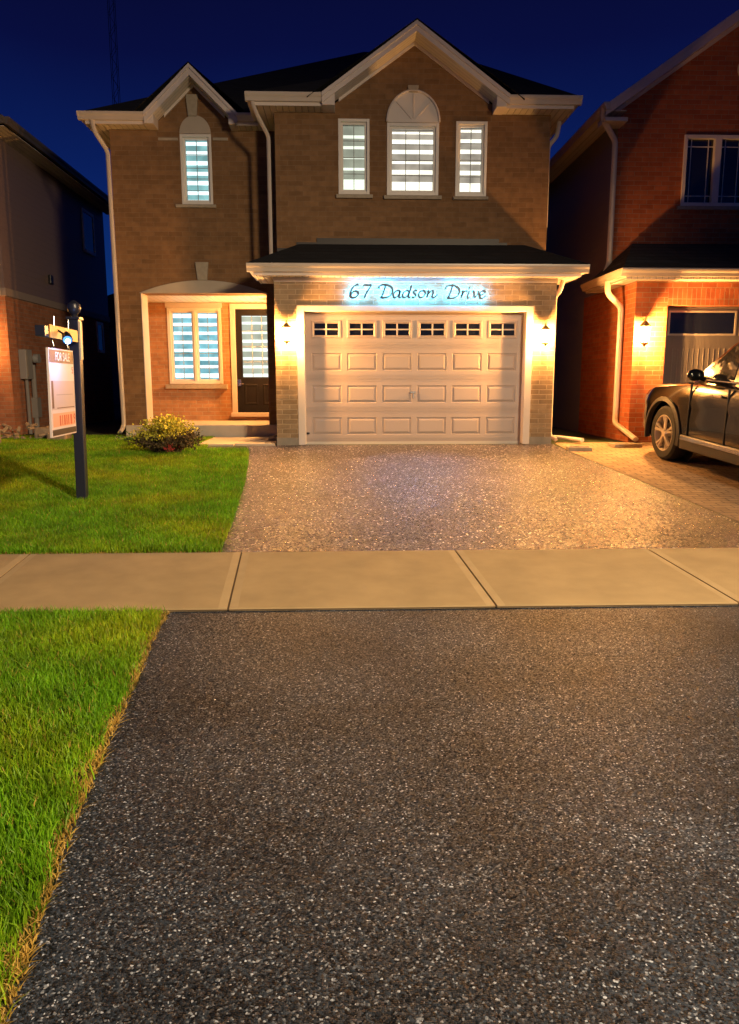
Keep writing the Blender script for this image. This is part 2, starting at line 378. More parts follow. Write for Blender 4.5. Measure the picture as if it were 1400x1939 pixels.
# flagstone walk to the porch
fl = MB(); fx = [(-2.35, -1.75), (-1.735, -1.09)]
for i, (a, b) in enumerate(fx):
    fl.prismz([(a, 12.35), (b, 12.30), (b, 13.85), (a, 13.85)], GZ(12.5)-.05, GZ(12.5)+.03+.004*i)
tag(fl.build('walkway', M['slab'], bevel=.006), kind='structure')
# kerb behind the viewer
tag(MB().box(-60, 60, -.75, -.6, -.1, .05).build('kerb', M['concrete']), kind='structure')

# ------------------------------------------------------------------ our house
YG, YU, YT, YP, YD = 12.35, 13.10, 14.05, 15.70, 12.53    # garage wall, upper wall, tower wall, porch back wall, garage door
XL, XR = -1.05, 3.43
XTL = -3.95
ZB = .60
house = thing('house', (0, 13, ZB), 'two-storey tan brick house with lit windows and a cream double garage door', 'house')
def holewall(b, x0, x1, z0, z1, Y, holes, depth=.1, mi=0):
    xs = sorted({x0, x1, *[h[0] for h in holes], *[h[1] for h in holes]}); zs = sorted({z0, z1, *[h[2] for h in holes], *[h[3] for h in holes]})
    for i in range(len(xs)-1):
        for j in range(len(zs)-1):
            cx, cz = (xs[i]+xs[i+1])/2, (zs[j]+zs[j+1])/2
            if any(h[0] < cx < h[1] and h[2] < cz < h[3] for h in holes): continue
            b.quad((xs[i], Y, zs[j]), (xs[i+1], Y, zs[j]), (xs[i+1], Y, zs[j+1]), (xs[i], Y, zs[j+1]), mi)
    for h in holes:
        a, c, d, e_ = h[0], h[1], h[2], h[3]; D = Y+(h[4] if len(h) > 4 else depth)
        b.quad((a, Y, d), (a, Y, e_), (a, D, e_), (a, D, d), mi); b.quad((c, Y, e_), (c, Y, d), (c, D, d), (c, D, e_), mi)
        b.quad((a, Y, e_), (c, Y, e_), (c, D, e_), (a, D, e_), mi); b.quad((c, Y, d), (a, Y, d), (a, D, d), (c, D, d), mi)
def rect(px0, py0, px1, py1, Y):
    pm = (py0+py1)/2; qm = (px0+px1)/2
    return (ax(px0, pm, Y), ax(px1, pm, Y), az(qm, py1, Y), az(qm, py0, Y))
W_L, W_C, W_R = rect(641, 225, 700, 368, YU), rect(733, 233, 831, 370, YU), rect(863, 230, 922, 372, YU)
W_T = rect(343, 254, 402, 387, YT)
G_O = (ax(573, 700, YG), ax(998, 700, YG), ZB-.02, az(780, 586, YG))       # garage opening
eU = az(800, 177, 12.7)    # top of the upper gutter (about 6.08)
soU = eU-.15               # soffit level
eG = az(800, 499, 11.95); soG = eG-.15
soP = az(350, 555, YT)     # porch soffit
P_O = (-3.553, -1.333, ZB, soP)
GP = (1.197, az(790, 85, YU))     # gable wall peak
gl, gr = ax(640, 190, YU), ax(932, 190, YU)
b = MB()
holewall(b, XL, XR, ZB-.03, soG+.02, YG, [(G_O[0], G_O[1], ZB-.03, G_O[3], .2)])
b.build('garage_wall', M['brick_lit'], house); b = MB()
holewall(b, XL, XR, soG, soU, YU, [W_L, W_C, W_R])
pk = at(790, 40, 12.7); b.add([(ax(612, 162, 12.7), YU, soU), (ax(964, 173, 12.7), YU, soU), (pk.x, YU, pk.z-.14)], [(0, 1, 2)])
b.quad((XR, YG, ZB), (XR, 24, ZB), (XR, 24, soG), (XR, YG, soG)); b.quad((XR, YU, soG), (XR, 24, soG), (XR, 24, soU), (XR, YU, soU))
b.quad((XL, YG, ZB), (XL, YG, soG), (XL, YT, soG), (XL, YT, ZB)); b.quad((XL, YU, soG), (XL, YU, soU), (XL, YT, soU), (XL, YT, soG))
b.build('wall', M['brick'], house)
b = MB()
holewall(b, XTL, XL, ZB+.1, soU, YT, [(P_O[0], P_O[1], ZB+.1, P_O[3], .4), W_T])
tg = (ax(358, 160, YT), az(358, 152, YT))
tp = at(357, 121, 13.65); b.add([(ax(273, 194, 13.65), YT, soU), (ax(446, 197, 13.65), YT, soU), (tp.x, YT, tp.z-.155)], [(0, 1, 2)])
b.quad((XTL, YT, ZB), (XTL, 24, ZB), (XTL, 24, soU), (XTL, YT, soU)); b.quad((XTL, 24, ZB), (XR, 24, ZB), (XR, 24, soU), (XTL, 24, soU))
b.build('wall', M['brick'], house, label='set-back brick wall over the arched porch')
# porch recess
D_ = (ax(437, 650, YP), ax(437, 650, YP)+1.12, az(440, 786, YP), az(440, 574, YP)-.01)
W_P = (ax(319, 655, YP), ax(421, 655, YP), az(370, 727, YP), az(370, 583, YP))
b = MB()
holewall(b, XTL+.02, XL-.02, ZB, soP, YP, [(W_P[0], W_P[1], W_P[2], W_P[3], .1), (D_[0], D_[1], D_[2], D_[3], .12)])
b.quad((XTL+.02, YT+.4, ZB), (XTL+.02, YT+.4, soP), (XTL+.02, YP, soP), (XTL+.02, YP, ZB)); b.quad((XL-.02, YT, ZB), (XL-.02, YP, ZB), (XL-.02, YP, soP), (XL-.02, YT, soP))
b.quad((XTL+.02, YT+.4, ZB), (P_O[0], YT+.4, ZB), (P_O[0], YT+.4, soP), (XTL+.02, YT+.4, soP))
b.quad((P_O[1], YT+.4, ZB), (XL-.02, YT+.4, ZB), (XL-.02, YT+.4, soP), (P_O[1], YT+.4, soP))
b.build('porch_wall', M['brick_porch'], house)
MB().box(XTL+.01, XL-.01, YT+.01, YP+.2, soP+.004, soP+.05).build('porch_ceiling', soffit('porch_soffit', (.66, .64, .60), .13), house)
MB().box(XTL+.03, XL-.03, YT-.10, YP, ZB-.2, az(440, 805, YT-.1)).build('porch_slab', M['slab'], house, bevel=.01)
# pillar inner trim, frieze, arch panel, keystone
MB().box(P_O[0]-.001, P_O[0]+.012, YT-.012, YT+.41, ZB+.2, soP-.002).build('pillar_trim', M['trim'], house)
zA = soP-.004; pl, pr_ = P_O[0]-.03, P_O[1]+.03; top = az(388, 531, YT); hgt = top-zA; wd = pr_-pl
rad = (wd*wd/4+hgt*hgt)/(2*hgt); cz = top-rad; cx = (pl+pr_)/2
arc = [(cx+rad*math.sin(t), cz+rad*math.cos(t)) for t in np.linspace(-math.asin(wd/2/rad), math.asin(wd/2/rad), 25)]
MB().prism(arc[::-1], YT-.03, YT+.02).build('arch_panel', M['archp'], house, bevel=.006)
def keystone(px0, px1, py0, py1, Y, narrow=.72, dz=.05):
    x0, x1, z0, z1 = rect(px0, py0, px1, py1, Y); c = (x0+x1)/2; w = (x1-x0)/2
    MB().prism([(c-w*narrow, z0), (c+w*narrow, z0), (c+w, z1), (c-w, z1)], Y-dz, Y+.01).build('keystone', M['stone'], house, bevel=.006)
keystone(371, 396, 497, 531, YT); keystone(353, 376, 180, 221, YT)
keystone(772, 793, 163, 176, YU, .85)
def sill(px0, px1, py0, py1, Y, m='stone', dy=.05):
    x0, x1, z0, z1 = rect(px0, py0, px1, py1, Y); MB().box(x0, x1, Y-dy, Y+.03, z0, z1).build('sill', M[m], house, bevel=.005)
sill(637, 706, 369, 376, YU); sill(727, 836, 371, 378, YU); sill(858, 924, 373, 379, YU); sill(334, 410, 388, 394, YT); sill(316, 432, 728, 736, YP, dy=.12)
# string course marks beside the tower window
MB().box(ax(300, 262, YT), W_T[0]-.03, YT-.012, YT+.01, az(320, 266, YT), az(320, 261, YT)).build('string_course', M['stone'], house)
MB().box(W_T[1]+.03, ax(432, 262, YT), YT-.012, YT+.01, az(410, 266, YT), az(410, 261, YT)).build('string_course', M['stone'], house)
# foundation strips
f = MB()
for q_ in ((XL-.005, G_O[0], YG-.012, YG+.1, .3, ZB+.115), (G_O[1], XR+.005, YG-.012, YG+.1, .3, ZB+.115), (XTL-.005, P_O[0]-.01, YT-.012, YT+.1, .3, ZB+.12), (P_O[1], XL, YT-.012, YT+.1, .3, ZB+.16)):
    MB().box(*q_).build('foundation', M['foundation'], house)

def window(r, Y, inset, cols, rows_, blind, bands, parent, name='window', frame=.045, sash=.035, label=None, mull=None):
    x0, x1, z0, z1 = r; fm = MB(); yf = Y+inset
    fr = frame
    fm.box(x0, x0+fr, Y-.012, yf+.03, z0, z1).box(x1-fr, x1, Y-.012, yf+.03, z0, z1).box(x0+fr, x1-fr, Y-.012, yf+.03, z1-fr, z1).box(x0+fr, x1-fr, Y-.012, yf+.03, z0, z0+fr)
    a, c, d, e_ = x0+fr, x1-fr, z0+fr, z1-fr; s = sash
    cells = [(a, c)]
    if mull:
        mc = (a+c)/2; fm.box(mc-mull/2, mc+mull/2, Y-.01, yf+.03, d, e_); cells = [(a, mc-mull/2), (mc+mull/2, c)]
    root = fm.build(name, M['winframe'], parent, bevel=.004, label=label)
    for (p, q) in cells:
        sh = MB(); sh.box(p, p+s, yf-.02, yf+.025, d, e_).box(q-s, q, yf-.02, yf+.025, d, e_).box(p+s, q-s, yf-.02, yf+.025, e_-s, e_).box(p+s, q-s, yf-.02, yf+.025, d, d+s)
        sh.build('sash', M['winframe'], root, bevel=.003)
        i0, i1, k0, k1 = p+s, q-s, d+s, e_-s
        g = MB(); t = .0055
        for i in range(1, cols): xx = i0+(i1-i0)*i/cols; g.box(xx-t, xx+t, yf+.004, yf+.012, k0, k1)
        for rr in rows_: zz = k0+(k1-k0)*rr; g.box(i0, i1, yf+.0045, yf+.0115, zz-t, zz+t)
        g.build('grille', M['grille'], root)
        MB().quad((i0, yf, k0), (i1, yf, k0), (i1, yf, k1), (i0, yf, k1)).build('pane', M['pane'], root)
        bb = MB(); yb = yf+.05; cur = k1
        ed = [k1-(k1-k0)*u for bnd in bands for u in bnd]
        prev = k1; lit = 0
        for zz in ed+[k0]:
            if prev-zz > 1e-4: bb.quad((i0, yb+(.006 if lit else 0), zz), (i1, yb+(.006 if lit else 0), zz), (i1, yb+(.006 if lit else 0), prev), (i0, yb+(.006 if lit else 0), prev), 0 if lit else 1)
            prev = zz; lit = 1-lit
        bb.build('blind', list(BL[blind]), root)
    return root
def bnds(y0, y1, L): return [((a-y0)/(y1-y0), (b-y0)/(y1-y0)) for a, b in L]
window(W_L, YU, .05, 2, (.25, .5, .76), 'green', bnds(582, 930, [(630, 648), (688, 705), (750, 758), (805, 820), (868, 928)]), house, label='left narrow upper window with striped blind')
window(W_C, YU, .05, 3, (.25, .5, .76), 'warm', bnds(590, 935, [(598, 610), (640, 668), (698, 722), (762, 778), (812, 838), (880, 933)]), house, frame=.05, label='wide upper window under a half-round panel')
window(W_R, YU, .05, 2, (.24, .5, .76), 'warm', bnds(595, 937, [(602, 615), (650, 672), (705, 728), (770, 784), (818, 842), (885, 936)]), house, label='right narrow upper window with striped blind')
window(W_T, YT, .06, 2, (.16, .36, .54, .76), 'cool', bnds(680, 1015, [(685, 706), (735, 760), (790, 815), (850, 872), (902, 926), (957, 981), (1008, 1014)]), house, label='tall teal-lit window of the set-back wall')
window(W_P, YP, .05, 2, (.17, .39, .59, .8), 'blue', bnds(430, 930, [(435, 466), (502, 527), (568, 592), (635, 660), (698, 722), (760, 788), (822, 848), (885, 918)]), house, label='double porch window with blue-lit blinds', mull=.055, frame=.06)
# header panel above porch window
MB().box(W_P[0]-.03, W_P[1]+.02, YP-.015, YP+.01, W_P[3]+.002, soP-.001).build('window_header', M['trim'], house)
# half-round panels over windows
def halfround(r, Y, name, m, rays=True, top_px=None):
    x0, x1, z0, z1 = r; c = (x0+x1)/2; w = (x1-x0)/2; h = top_px-z1
    pts = [(c+w*math.cos(t), z1+.004+h*math.sin(t)) for t in np.linspace(0, math.pi, 29)]
    o = MB().prism(pts, Y-.02, Y+.01).build(name, m, house, bevel=.004)
    q = MB()
    out = [(c+w*math.cos(t), Y-.035, z1+.01+h*math.sin(t)) for t in np.linspace(0, math.pi, 29)]
    if rays:
        q.tube(out, .018, 6)
        for t in (R(45), R(90), R(135)):
            q.tube([(c+.1*math.cos(t)*w, Y-.021, z1+.02+.1*h*math.sin(t)), (c+.93*w*math.cos(t), Y-.021, z1+.01+.93*h*math.sin(t))], .010, 5)
        q.build('arch_moulding', M['trim'], o)
halfround(W_C, YU, 'half_round_panel', M['archw'], True, az(782, 174, YU))
halfround(W_T, YT, 'half_round_panel', M['archp'], False, az(367, 219, YT))

# garage door frame and door
gx0, gx1, gz1 = G_O[0], G_O[1], G_O[3]
ix0, ix1, iz1 = ax(578, 700, YD), ax(990, 700, YD), az(785, 592, YD)
fr = MB()
ox0, ox1, oz1 = ax(563, 650, YG), ax(1008, 650, YG), az(785, 579, YG)
fr.box(ox0, gx0+.04, YG-.022, YG+.03, ZB, oz1).box(gx1-.04, ox1, YG-.022, YG+.03, ZB, oz1).box(gx0+.04, gx1-.04, YG-.022, YG+.03, gz1-.03, oz1)
fr.box(gx0+.002, ix0+.01, YG+.03, YD+.02, ZB, gz1).box(ix1-.01, gx1-.002, YG+.03, YD+.02, ZB, gz1).box(ix0+.01, ix1-.01, YG+.03, YD+.02, iz1, gz1-.001)
fr.build('garage_frame', M['trim'], house, bevel=.006)
gd = MB(); sx0, sx1 = ix0+.012, ix1-.012; zb0 = ZB+.035; zt = iz1-.004
gdo = MB().box(sx0, sx1, YD+.03, YD+.06, zb0, zt).build('garage_door', M['garage'], house)
nsec = 4; ph = (zt-zb0)/nsec; pw = (sx1-sx0-.10)/6
def ring(bm, r0, y0, r1, y1):
    a = [(r0[0], y0, r0[2]), (r0[1], y0, r0[2]), (r0[1], y0, r0[3]), (r0[0], y0, r0[3])]; c = [(r1[0], y1, r1[2]), (r1[1], y1, r1[2]), (r1[1], y1, r1[3]), (r1[0], y1, r1[3])]
    bm.add(a+c, [(0, 1, 5, 4), (1, 2, 6, 5), (2, 3, 7, 6), (3, 0, 4, 7)])
def shr(r, d): return (r[0]+d, r[1]-d, r[2]+d, r[3]-d)
for s_ in range(nsec):
    z0 = zb0+s_*ph; z1 = z0+ph-.004; sm = MB()
    # border strips and horizontal reeds
    row = (sx0, sx1, z0, z1)
    cells = []
    for c_ in range(6):
        cx0 = sx0+.05+c_*pw; cells.append((cx0+.045, cx0+pw-.045, z0+.115, z1-.115))
    zs_ = [z0, z0+.022, z0+.030, z0+.052, z0+.060, cells[0][2]]
    offs = [.006, 0, .006, 0, 0]
    def hstrip(za, zc, y): sm.quad((sx0, YD+y, za), (sx1, YD+y, za), (sx1, YD+y, zc), (sx0, YD+y, zc))
    def reeds(za, zc, flip):
        L = [za, za+.018, za+.024, za+.044, za+.050, zc] if not flip else [za, zc-.050, zc-.044, zc-.024, zc-.018, zc]
        Y_ = [.0, .009, .0, .009, .0]
        for i in range(5): hstrip(L[i], L[i+1], Y_[i])
        for i in range(1, 5): 
            sm.quad((sx0, YD+Y_[i-1], L[i]), (sx1, YD+Y_[i-1], L[i]), (sx1, YD+Y_[i], L[i]), (sx0, YD+Y_[i], L[i]))
    reeds(z0, cells[0][2], False); reeds(cells[0][3], z1, True)
    sm.quad((sx0, YD, z1), (sx1, YD, z1), (sx1, YD+.03, z1), (sx0, YD+.03, z1)); sm.quad((sx0, YD, z0), (sx1, YD, z0), (sx1, YD+.03, z0), (sx0, YD+.03, z0))
    xs_ = [sx0]+[v for c_ in cells for v in (c_[0], c_[1])]+[sx1]
    for i in range(0, len(xs_), 2): sm.quad((xs_[i], YD, cells[0][2]), (xs_[i+1], YD, cells[0][2]), (xs_[i+1], YD, cells[0][3]), (xs_[i], YD, cells[0][3]))
    for c_ in cells:
        if s_ == 3:
            c2 = (c_[0]+.012, c_[1]-.012, c_[2], c_[3]-0.0)
            ring(sm, c_, YD, shr(c_, .012), YD-.014); ring(sm, shr(c_, .012), YD-.014, shr(c_, .03), YD-.014)
            wn = MB(); w_ = shr(c_, .03)
            ring(sm, w_, YD-.014, shr(w_, .02), YD+.004)
            q = shr(w_, .02)
            wn.box(q[0], q[1], YD+.012, YD+.02, q[2], q[3]); go = wn.build('window', M['garage_glass'], gdo)
            mu = MB(); mc = (q[0]+q[1])/2; mz = (q[2]+q[3])/2
            mu.box(mc-.012, mc+.012, YD-.008, YD+.0115, q[2], q[3]).box(q[0], mc-.0125, YD-.0075, YD+.0115, mz-.010, mz+.010).box(mc+.0125, q[1], YD-.0075, YD+.0115, mz-.010, mz+.010)
            mu.build('muntin', M['trim'], gdo, bevel=.002)
        else:
            r1 = shr(c_, .010); r2_ = shr(c_, .018); r3 = shr(c_, .05); 
            ring(sm, c_, YD, r1, YD+.011); ring(sm, r1, YD+.011, r2_, YD+.011); ring(sm, r2_, YD+.011, r3, YD-.002)
            sm.quad((r3[0], YD-.002, r3[2]), (r3[1], YD-.002, r3[2]), (r3[1], YD-.002, r3[3]), (r3[0], YD-.002, r3[3]))
    sm.build('section', M['garage'], gdo)
hx, hz = ax(783, 743, YD), az(783, 743, YD)
MB().box(hx-.06, hx+.04, YD-.035, YD-.025, hz-.01, hz+.014).tube([(hx, YD-.02, hz), (hx, YD+.0, hz)], .022, 10).box(hx-.012, hx+.012, YD-.025, YD, hz-.09, hz).build('handle', M['steel'], gdo, bevel=.002)
MB().box(sx0-.01, sx1+.01, YD-.004, YD+.03, ZB-.02, zb0-.001).build('bottom_seal', mat('door_seal', (.55, .50, .45), .6), gdo)
MB().box(ix0+.012, ix0+.06, YD-.03, YD-.002, ZB+.16, ZB+.19).tube([(ix0+.03, YD-.03, ZB+.175), (ix0+.03, YD-.01, ZB+.175)], .018, 8).build('latch', M['steel'], gdo)

# front door
dr = MB(); dx0 = D_[0]; dz0, dz1 = D_[2], D_[3]
fw_ = .10
dfr = MB().box(dx0, dx0+fw_, YP-.02, YP+.1, dz0, dz1).box(D_[1]-fw_, D_[1], YP-.02, YP+.1, dz0, dz1).box(dx0+fw_, D_[1]-fw_, YP-.02, YP+.1, dz1-.10, dz1).box(dx0-.02, D_[1], YP-.10, YP+.1, dz0-.03, dz0+.05).build('door_frame', M['trim'], house, bevel=.005)
yd = YP+.06; fd = MB(); L0, L1, Q0, Q1 = dx0+fw_, D_[1]-fw_, dz0+.05, dz1-.10
g0, g1, h0, h1 = ax(459, 650, yd), ax(459, 650, yd)+.60, az(480, 714, yd), az(480, 598, yd)
holewall(fd, L0, L1, Q0, Q1, yd, [(g0, g1, h0, h1)], .03)
door = fd.build('front_door', M['door'], house)
kk = MB()
for (a, c) in ((L0+.14, L0+.42), (L0+.52, L0+.80)):
    r_ = (a, min(c, L1-.04), Q0+.16, h0-.14); ring(kk, r_, yd-.002, shr(r_, .02), yd-.014); ring(kk, shr(r_, .02), yd-.014, shr(r_, .05), yd-.004)
kk.build('panel_moulding', M['door'], door)
bb = MB(); z = h1; n_ = 15; lit = 1
eds = bnds(457, 912, [(457, 462), (500, 520), (570, 590), (632, 655), (697, 720), (762, 784), (824, 846), (886, 912)])
prev = h1; lit = 0
for u in [u for p in eds for u in p]+[1]:
    zz = h1-(h1-h0)*u
    if prev-zz > 1e-4: bb.quad((g0, yd+.03, zz), (g1, yd+.03, zz), (g1, yd+.03, prev), (g0, yd+.03, prev), 0 if lit else 1)
    prev = zz; lit = 1-lit
bb.build('door_blind', list(BL['door']), door)
g = MB()
for u in (1/3, 2/3): g.box(g0+(g1-g0)*u-.006, g0+(g1-g0)*u+.006, yd+.012, yd+.018, h0, h1)
for u in (.25, .5, .75): g.box(g0, g1, yd+.0125, yd+.0175, h0+(h1-h0)*u-.006, h0+(h1-h0)*u+.006)
g.build('grille', M['grille'], door)
lx, lz = ax(454, 725, yd), az(454, 725, yd)
MB().box(lx-.035, lx+.035, yd-.03, yd-.001, lz-.06, lz+.07).tube([(lx, yd-.03, lz-.02), (lx, yd-.06, lz-.02), (lx+.09, yd-.06, lz-.02)], .011, 8).build('lock', M['steel'], door, bevel=.006)

# ---- roofs, gutters and soffits
def gutter(b, p, q, hgt_=.12, out=(0, -1), dep=.11):     # K-style gutter profile swept from p to q (top edge)
    p, q = Vector(p), Vector(q); o = Vector((out[0], out[1], 0))
    prof = [(0, 0), (dep, 0), (dep, -.02), (dep*.92, -.045), (dep*.75, -.07), (dep*.6, -hgt_), (0, -hgt_)]
    vs = [p+o*a+Vector((0, 0, c)) for a, c in prof]+[q+o*a+Vector((0, 0, c)) for a, c in prof]; n = len(prof)
    b.add(vs, [tuple(range(n)), tuple(range(2*n-1, n-1, -1))]+[(i, i+n, (i+1) % n+n, (i+1) % n) for i in range(n)])
YF = 12.80; YFG = 12.06; YFT = 13.75     # fascia planes
xgl, xgr = ax(612, 162, 12.7), ax(964, 173, 12.7)
xeL, xeR = -1.47, 3.82
gt = MB()
gutter(gt, (xeL, YF, eU), (xgl+.02, YF, eU)); gutter(gt, (xgr-.02, YF, eU), (xeR, YF, eU))
gutter(gt, (xeR-.1, YF-.0, eU), (xeR-.1, 23.8, eU), out=(1, 0)); gutter(gt, (xeL+.1, YF, eU), (xeL+.1, YFT, eU), out=(-1, 0))
xtl, xtr = ax(144, 193, 13.65), ax(478, 200, 13.65)
tgl, tgr = ax(273, 194, 13.65), ax(446, 197, 13.65)
gutter(gt, (xtl, YFT, eU), (tgl+.02, YFT, eU)); gutter(gt, (tgr-.02, YFT, eU), (xeL+.1, YFT, eU)); gutter(gt, (xtl+.1, YFT, eU), (xtl+.1, 23.8, eU), out=(-1, 0))
xgL, xgR = ax(466, 494, 11.95), ax(1118, 503, 11.95)
gutter(gt, (xgL, YFG, eG), (xgR, YFG, eG)); gutter(gt, (xgR-.1, YFG, eG), (xgR-.1, YU, eG), out=(1, 0)); gutter(gt, (xgL+.1, YFG, eG), (xgL+.1, YU, eG), out=(-1, 0))
gt.build('gutter', M['gutter'], house)
so = MB()
so.box(xeL+.1, xgl+.05, YF, YU-.001, soU-.012, soU).box(xgr-.05, xeR-.1, YF, YU-.001, soU-.012, soU)
so.box(XR+.001, xeR-.1, YU, 23.8, soU-.012, soU).box(xeL+.1, XL-.001, YU, YT-.001, soU-.012, soU)
so.box(xtl+.1, tgl+.06, YFT, YT-.001, soU-.010, soU+.002).box(tgr-.06, xeL+.1, YFT, YT-.001, soU-.010, soU+.002).box(xtl+.1, XTL-.001, YT, 23.8, soU-.010, soU+.002)
so.box(xgL+.1, xgR-.1, YFG, YG-.001, soG-.012, soG).box(XR+.001, xgR-.1, YG, YU, soG-.011, soG+.001).box(xgL+.1, XL-.001, YG, YU, soG-.011, soG+.001)
so.build('soffit', M['soffit'], house)
fa = MB()
fa.box(xeL+.1, xgl+.05, YF-.012, YF, soU-.02, eU-.01).box(xgr-.05, xeR-.1, YF-.012, YF, soU-.02, eU-.01).box(xeR-.112, xeR-.1, YF, 23.8, soU-.02, eU-.01).box(xeL+.1, xeL+.112, YF, YFT, soU-.02, eU-.01)
fa.box(xtl+.1, tgl+.06, YFT-.012, YFT, soU-.02, eU-.01).box(tgr-.06, xeL+.1, YFT-.012, YFT, soU-.02, eU-.01).box(xtl+.1, xtl+.112, YFT, 23.8, soU-.02, eU-.01)
fa.box(xgL+.1, xgR-.1, YFG-.012, YFG, soG-.02, eG-.01).box(xgR-.112, xgR-.1, YFG, YU, soG-.02, eG-.01).box(xgL+.1, xgL+.112, YFG, YU, soG-.02, eG-.01)
# frieze moulding under garage soffit
fa.box(XL-.01, XR+.01, YG-.03, YG-.001, soG-.075, soG-.013)
fa.build('fascia', M['trim'], house, bevel=.004)
# roofs
rf = MB()
zs0 = eU+.01
LA = Vector(at(690, 98, 18.5)); RA = Vector(at(868, 108, 15.6))
cFL = Vector((xtl+.05, YFT-.05, zs0)); cFR = Vector((xeR-.03, YF-.05, zs0)); cBR = Vector((xeR-.03, 23.9, zs0)); cBL = Vector((xtl+.05, 23.9, zs0))
cM = Vector((xeL+.05, YF-.05, zs0)); cM2 = Vector((xeL+.05, YFT-.05, zs0)); LB = Vector((LA.x, 19.5, LA.z)); 
def notch(a, c, apex, x0, x1, yw):
    zz_ = a.z+(yw-a.y)*(apex.z-a.z)/(apex.y-a.y)
    rf.add([a, (x0, a.y, a.z), (x0, yw, zz_), (x1, yw, zz_), (x1, a.y, a.z), c, apex], [(0, 1, 2, 6), (2, 3, 6), (3, 4, 5, 6)])
notch(cFL, cM2, LA, tgl+.02, tgr-.02, YT+.03); rf.add([cM2, cM, RA, LA], [(0, 1, 2), (0, 2, 3)]); notch(cM, cFR, RA, xgl+.02, xgr-.02, YU+.03); rf.add([cFR, cBR, LB, LA, RA], [(0, 1, 2), (0, 2, 3), (0, 3, 4)])
rf.add([cFL, LA, LB, cBL], [(0, 1, 2, 3)]); rf.add([cBL, LB, cBR], [(0, 1, 2)])
# main gable
pk = at(790, 40, 12.7); 
def gable(x0, x1, zlow, apex, y0, y1):
    t = .03
    rf.quad((x0, y0, zlow), (apex[0], y0, apex[1]), (apex[0], y1, apex[1]), (x0, y1, zlow)); rf.quad((apex[0], y0, apex[1]), (x1, y0, zlow), (x1, y1, zlow), (apex[0], y1, apex[1]))
gable(xgl-.25, xgr+.25, pk.z-(pk.x-xgl+.25)*.648, (pk.x, pk.z+.03), 12.66, 17)
tp = at(357, 121, 13.65)
gable(tgl-.15, tgr+.15, tp.z-(tp.x-tgl+.15)*.79, (tp.x, tp.z+.03), 13.62, 16.5)
# garage roof
zw = az(800, 463, YU); hipx = .65
A, B, C_, D2 = (xgL+.02, YFG-.1, eG+.01), (xgR-.02, YFG-.1, eG+.01), (xgR-hipx-.1, YU-.001, zw), (xgL+hipx+.1, YU-.001, zw)
rf.quad(A, B, C_, D2); rf.add([B, (xgR-.02, YU-.001, eG+.01), C_], [(0, 1, 2)]); rf.add([A, D2, (xgL+.02, YU-.001, eG+.01)], [(0, 1, 2)])
rf.build('roof', M['shingle'], house)
# rake boards and sloping soffits
def rake(x0, zA_, x1, apex, yo, yw, wd_=.17):
    rk = MB(); sf = MB()
    for (xa, sgn) in ((x0, 1), (x1, -1)):
        a = Vector((xa, zA_)); p = Vector(apex); d = (p-a).normalized(); 
        dzv = wd_/abs(d.x)
        rk.prism([(a.x, a.y), (p.x, p.y), (p.x, p.y-dzv), (a.x, a.y-dzv)] if sgn > 0 else [(p.x, p.y), (a.x, a.y), (a.x, a.y-dzv), (p.x, p.y-dzv)], yo, yo+.02)
        rk.prism([(a.x, a.y+.012), (p.x, p.y+.012), (p.x, p.y-.05), (a.x, a.y-.05)] if sgn > 0 else [(p.x, p.y+.012), (a.x, a.y+.012), (a.x, a.y-.05), (p.x, p.y-.05)], yo-.025, yo-.001)
        sf.quad((a.x, yo+.02, a.y-dzv+.01), (p.x, yo+.02, p.y-dzv+.01), (p.x, yw, p.y-dzv+.01), (a.x, yw, a.y-dzv+.01))
        # inner frieze board against the wall
        f = Vector((a.x+sgn*.26, a.y+.26*abs(d.y/d.x)-dzv+.005))
        rk.prism([f, (p.x, p.y-dzv+.005), (p.x, p.y-dzv-.05), (f.x, f.y-.05)] if sgn > 0 else [(p.x, p.y-dzv+.005), f, (f.x, f.y-.05), (p.x, p.y-dzv-.05)], yw-.03, yw-.001)
    rk.build('rake_board', M['trim'], house); sf.build('rake_soffit', M['soffit_y'], house)
rake(xgl-.02, eU-.01, xgr+.02, (pk.x, pk.z), 12.70, YU, .11)
rake(tgl-.02, eU-.01, tgr+.02, (tp.x, tp.z), 13.66, YT, .115)
# box returns closing the gutter ends
for (xx, s_) in ((xgl, 1), (xgr, -1)): MB().box(xx-.02, xx+s_*.18, 12.725, YU-.002, soU-.02, eU+.02).build('eave_return', M['trim'], house, bevel=.006)
for (xx, s_) in ((tgl, 1), (tgr, -1)): MB().box(xx-.02, xx+s_*.13, 13.685, YT-.002, soU-.02, eU+.02).build('eave_return', M['trim'], house, bevel=.006)
# stepped flashing on the garage roof junction
fl = MB(); zf = az(800, 452, YU)
fl.box(ax(600, 450, YU), ax(945, 452, YU), YU-.02, YU-.002, zw-.02, zf)
for i, (a, c, t) in enumerate(((525, 562, 470), (562, 602, 459))): fl.box(ax(a, 470, YU), ax(c, 470, YU), YU-.018, YU-.002, az(a, 492, YU), az((a+c)/2, t, YU))
for i, (a, c, t) in enumerate(((945, 960, 460), (960, 988, 466), (988, 1018, 475))): fl.box(ax(a, 470, YU), ax(c, 470, YU), YU-.018, YU-.002, az(a, 492, YU), az((a+c)/2, t, YU))
fl.build('flashing', mat('flashing_metal', (.045, .042, .04), .5, metal=.3), house)

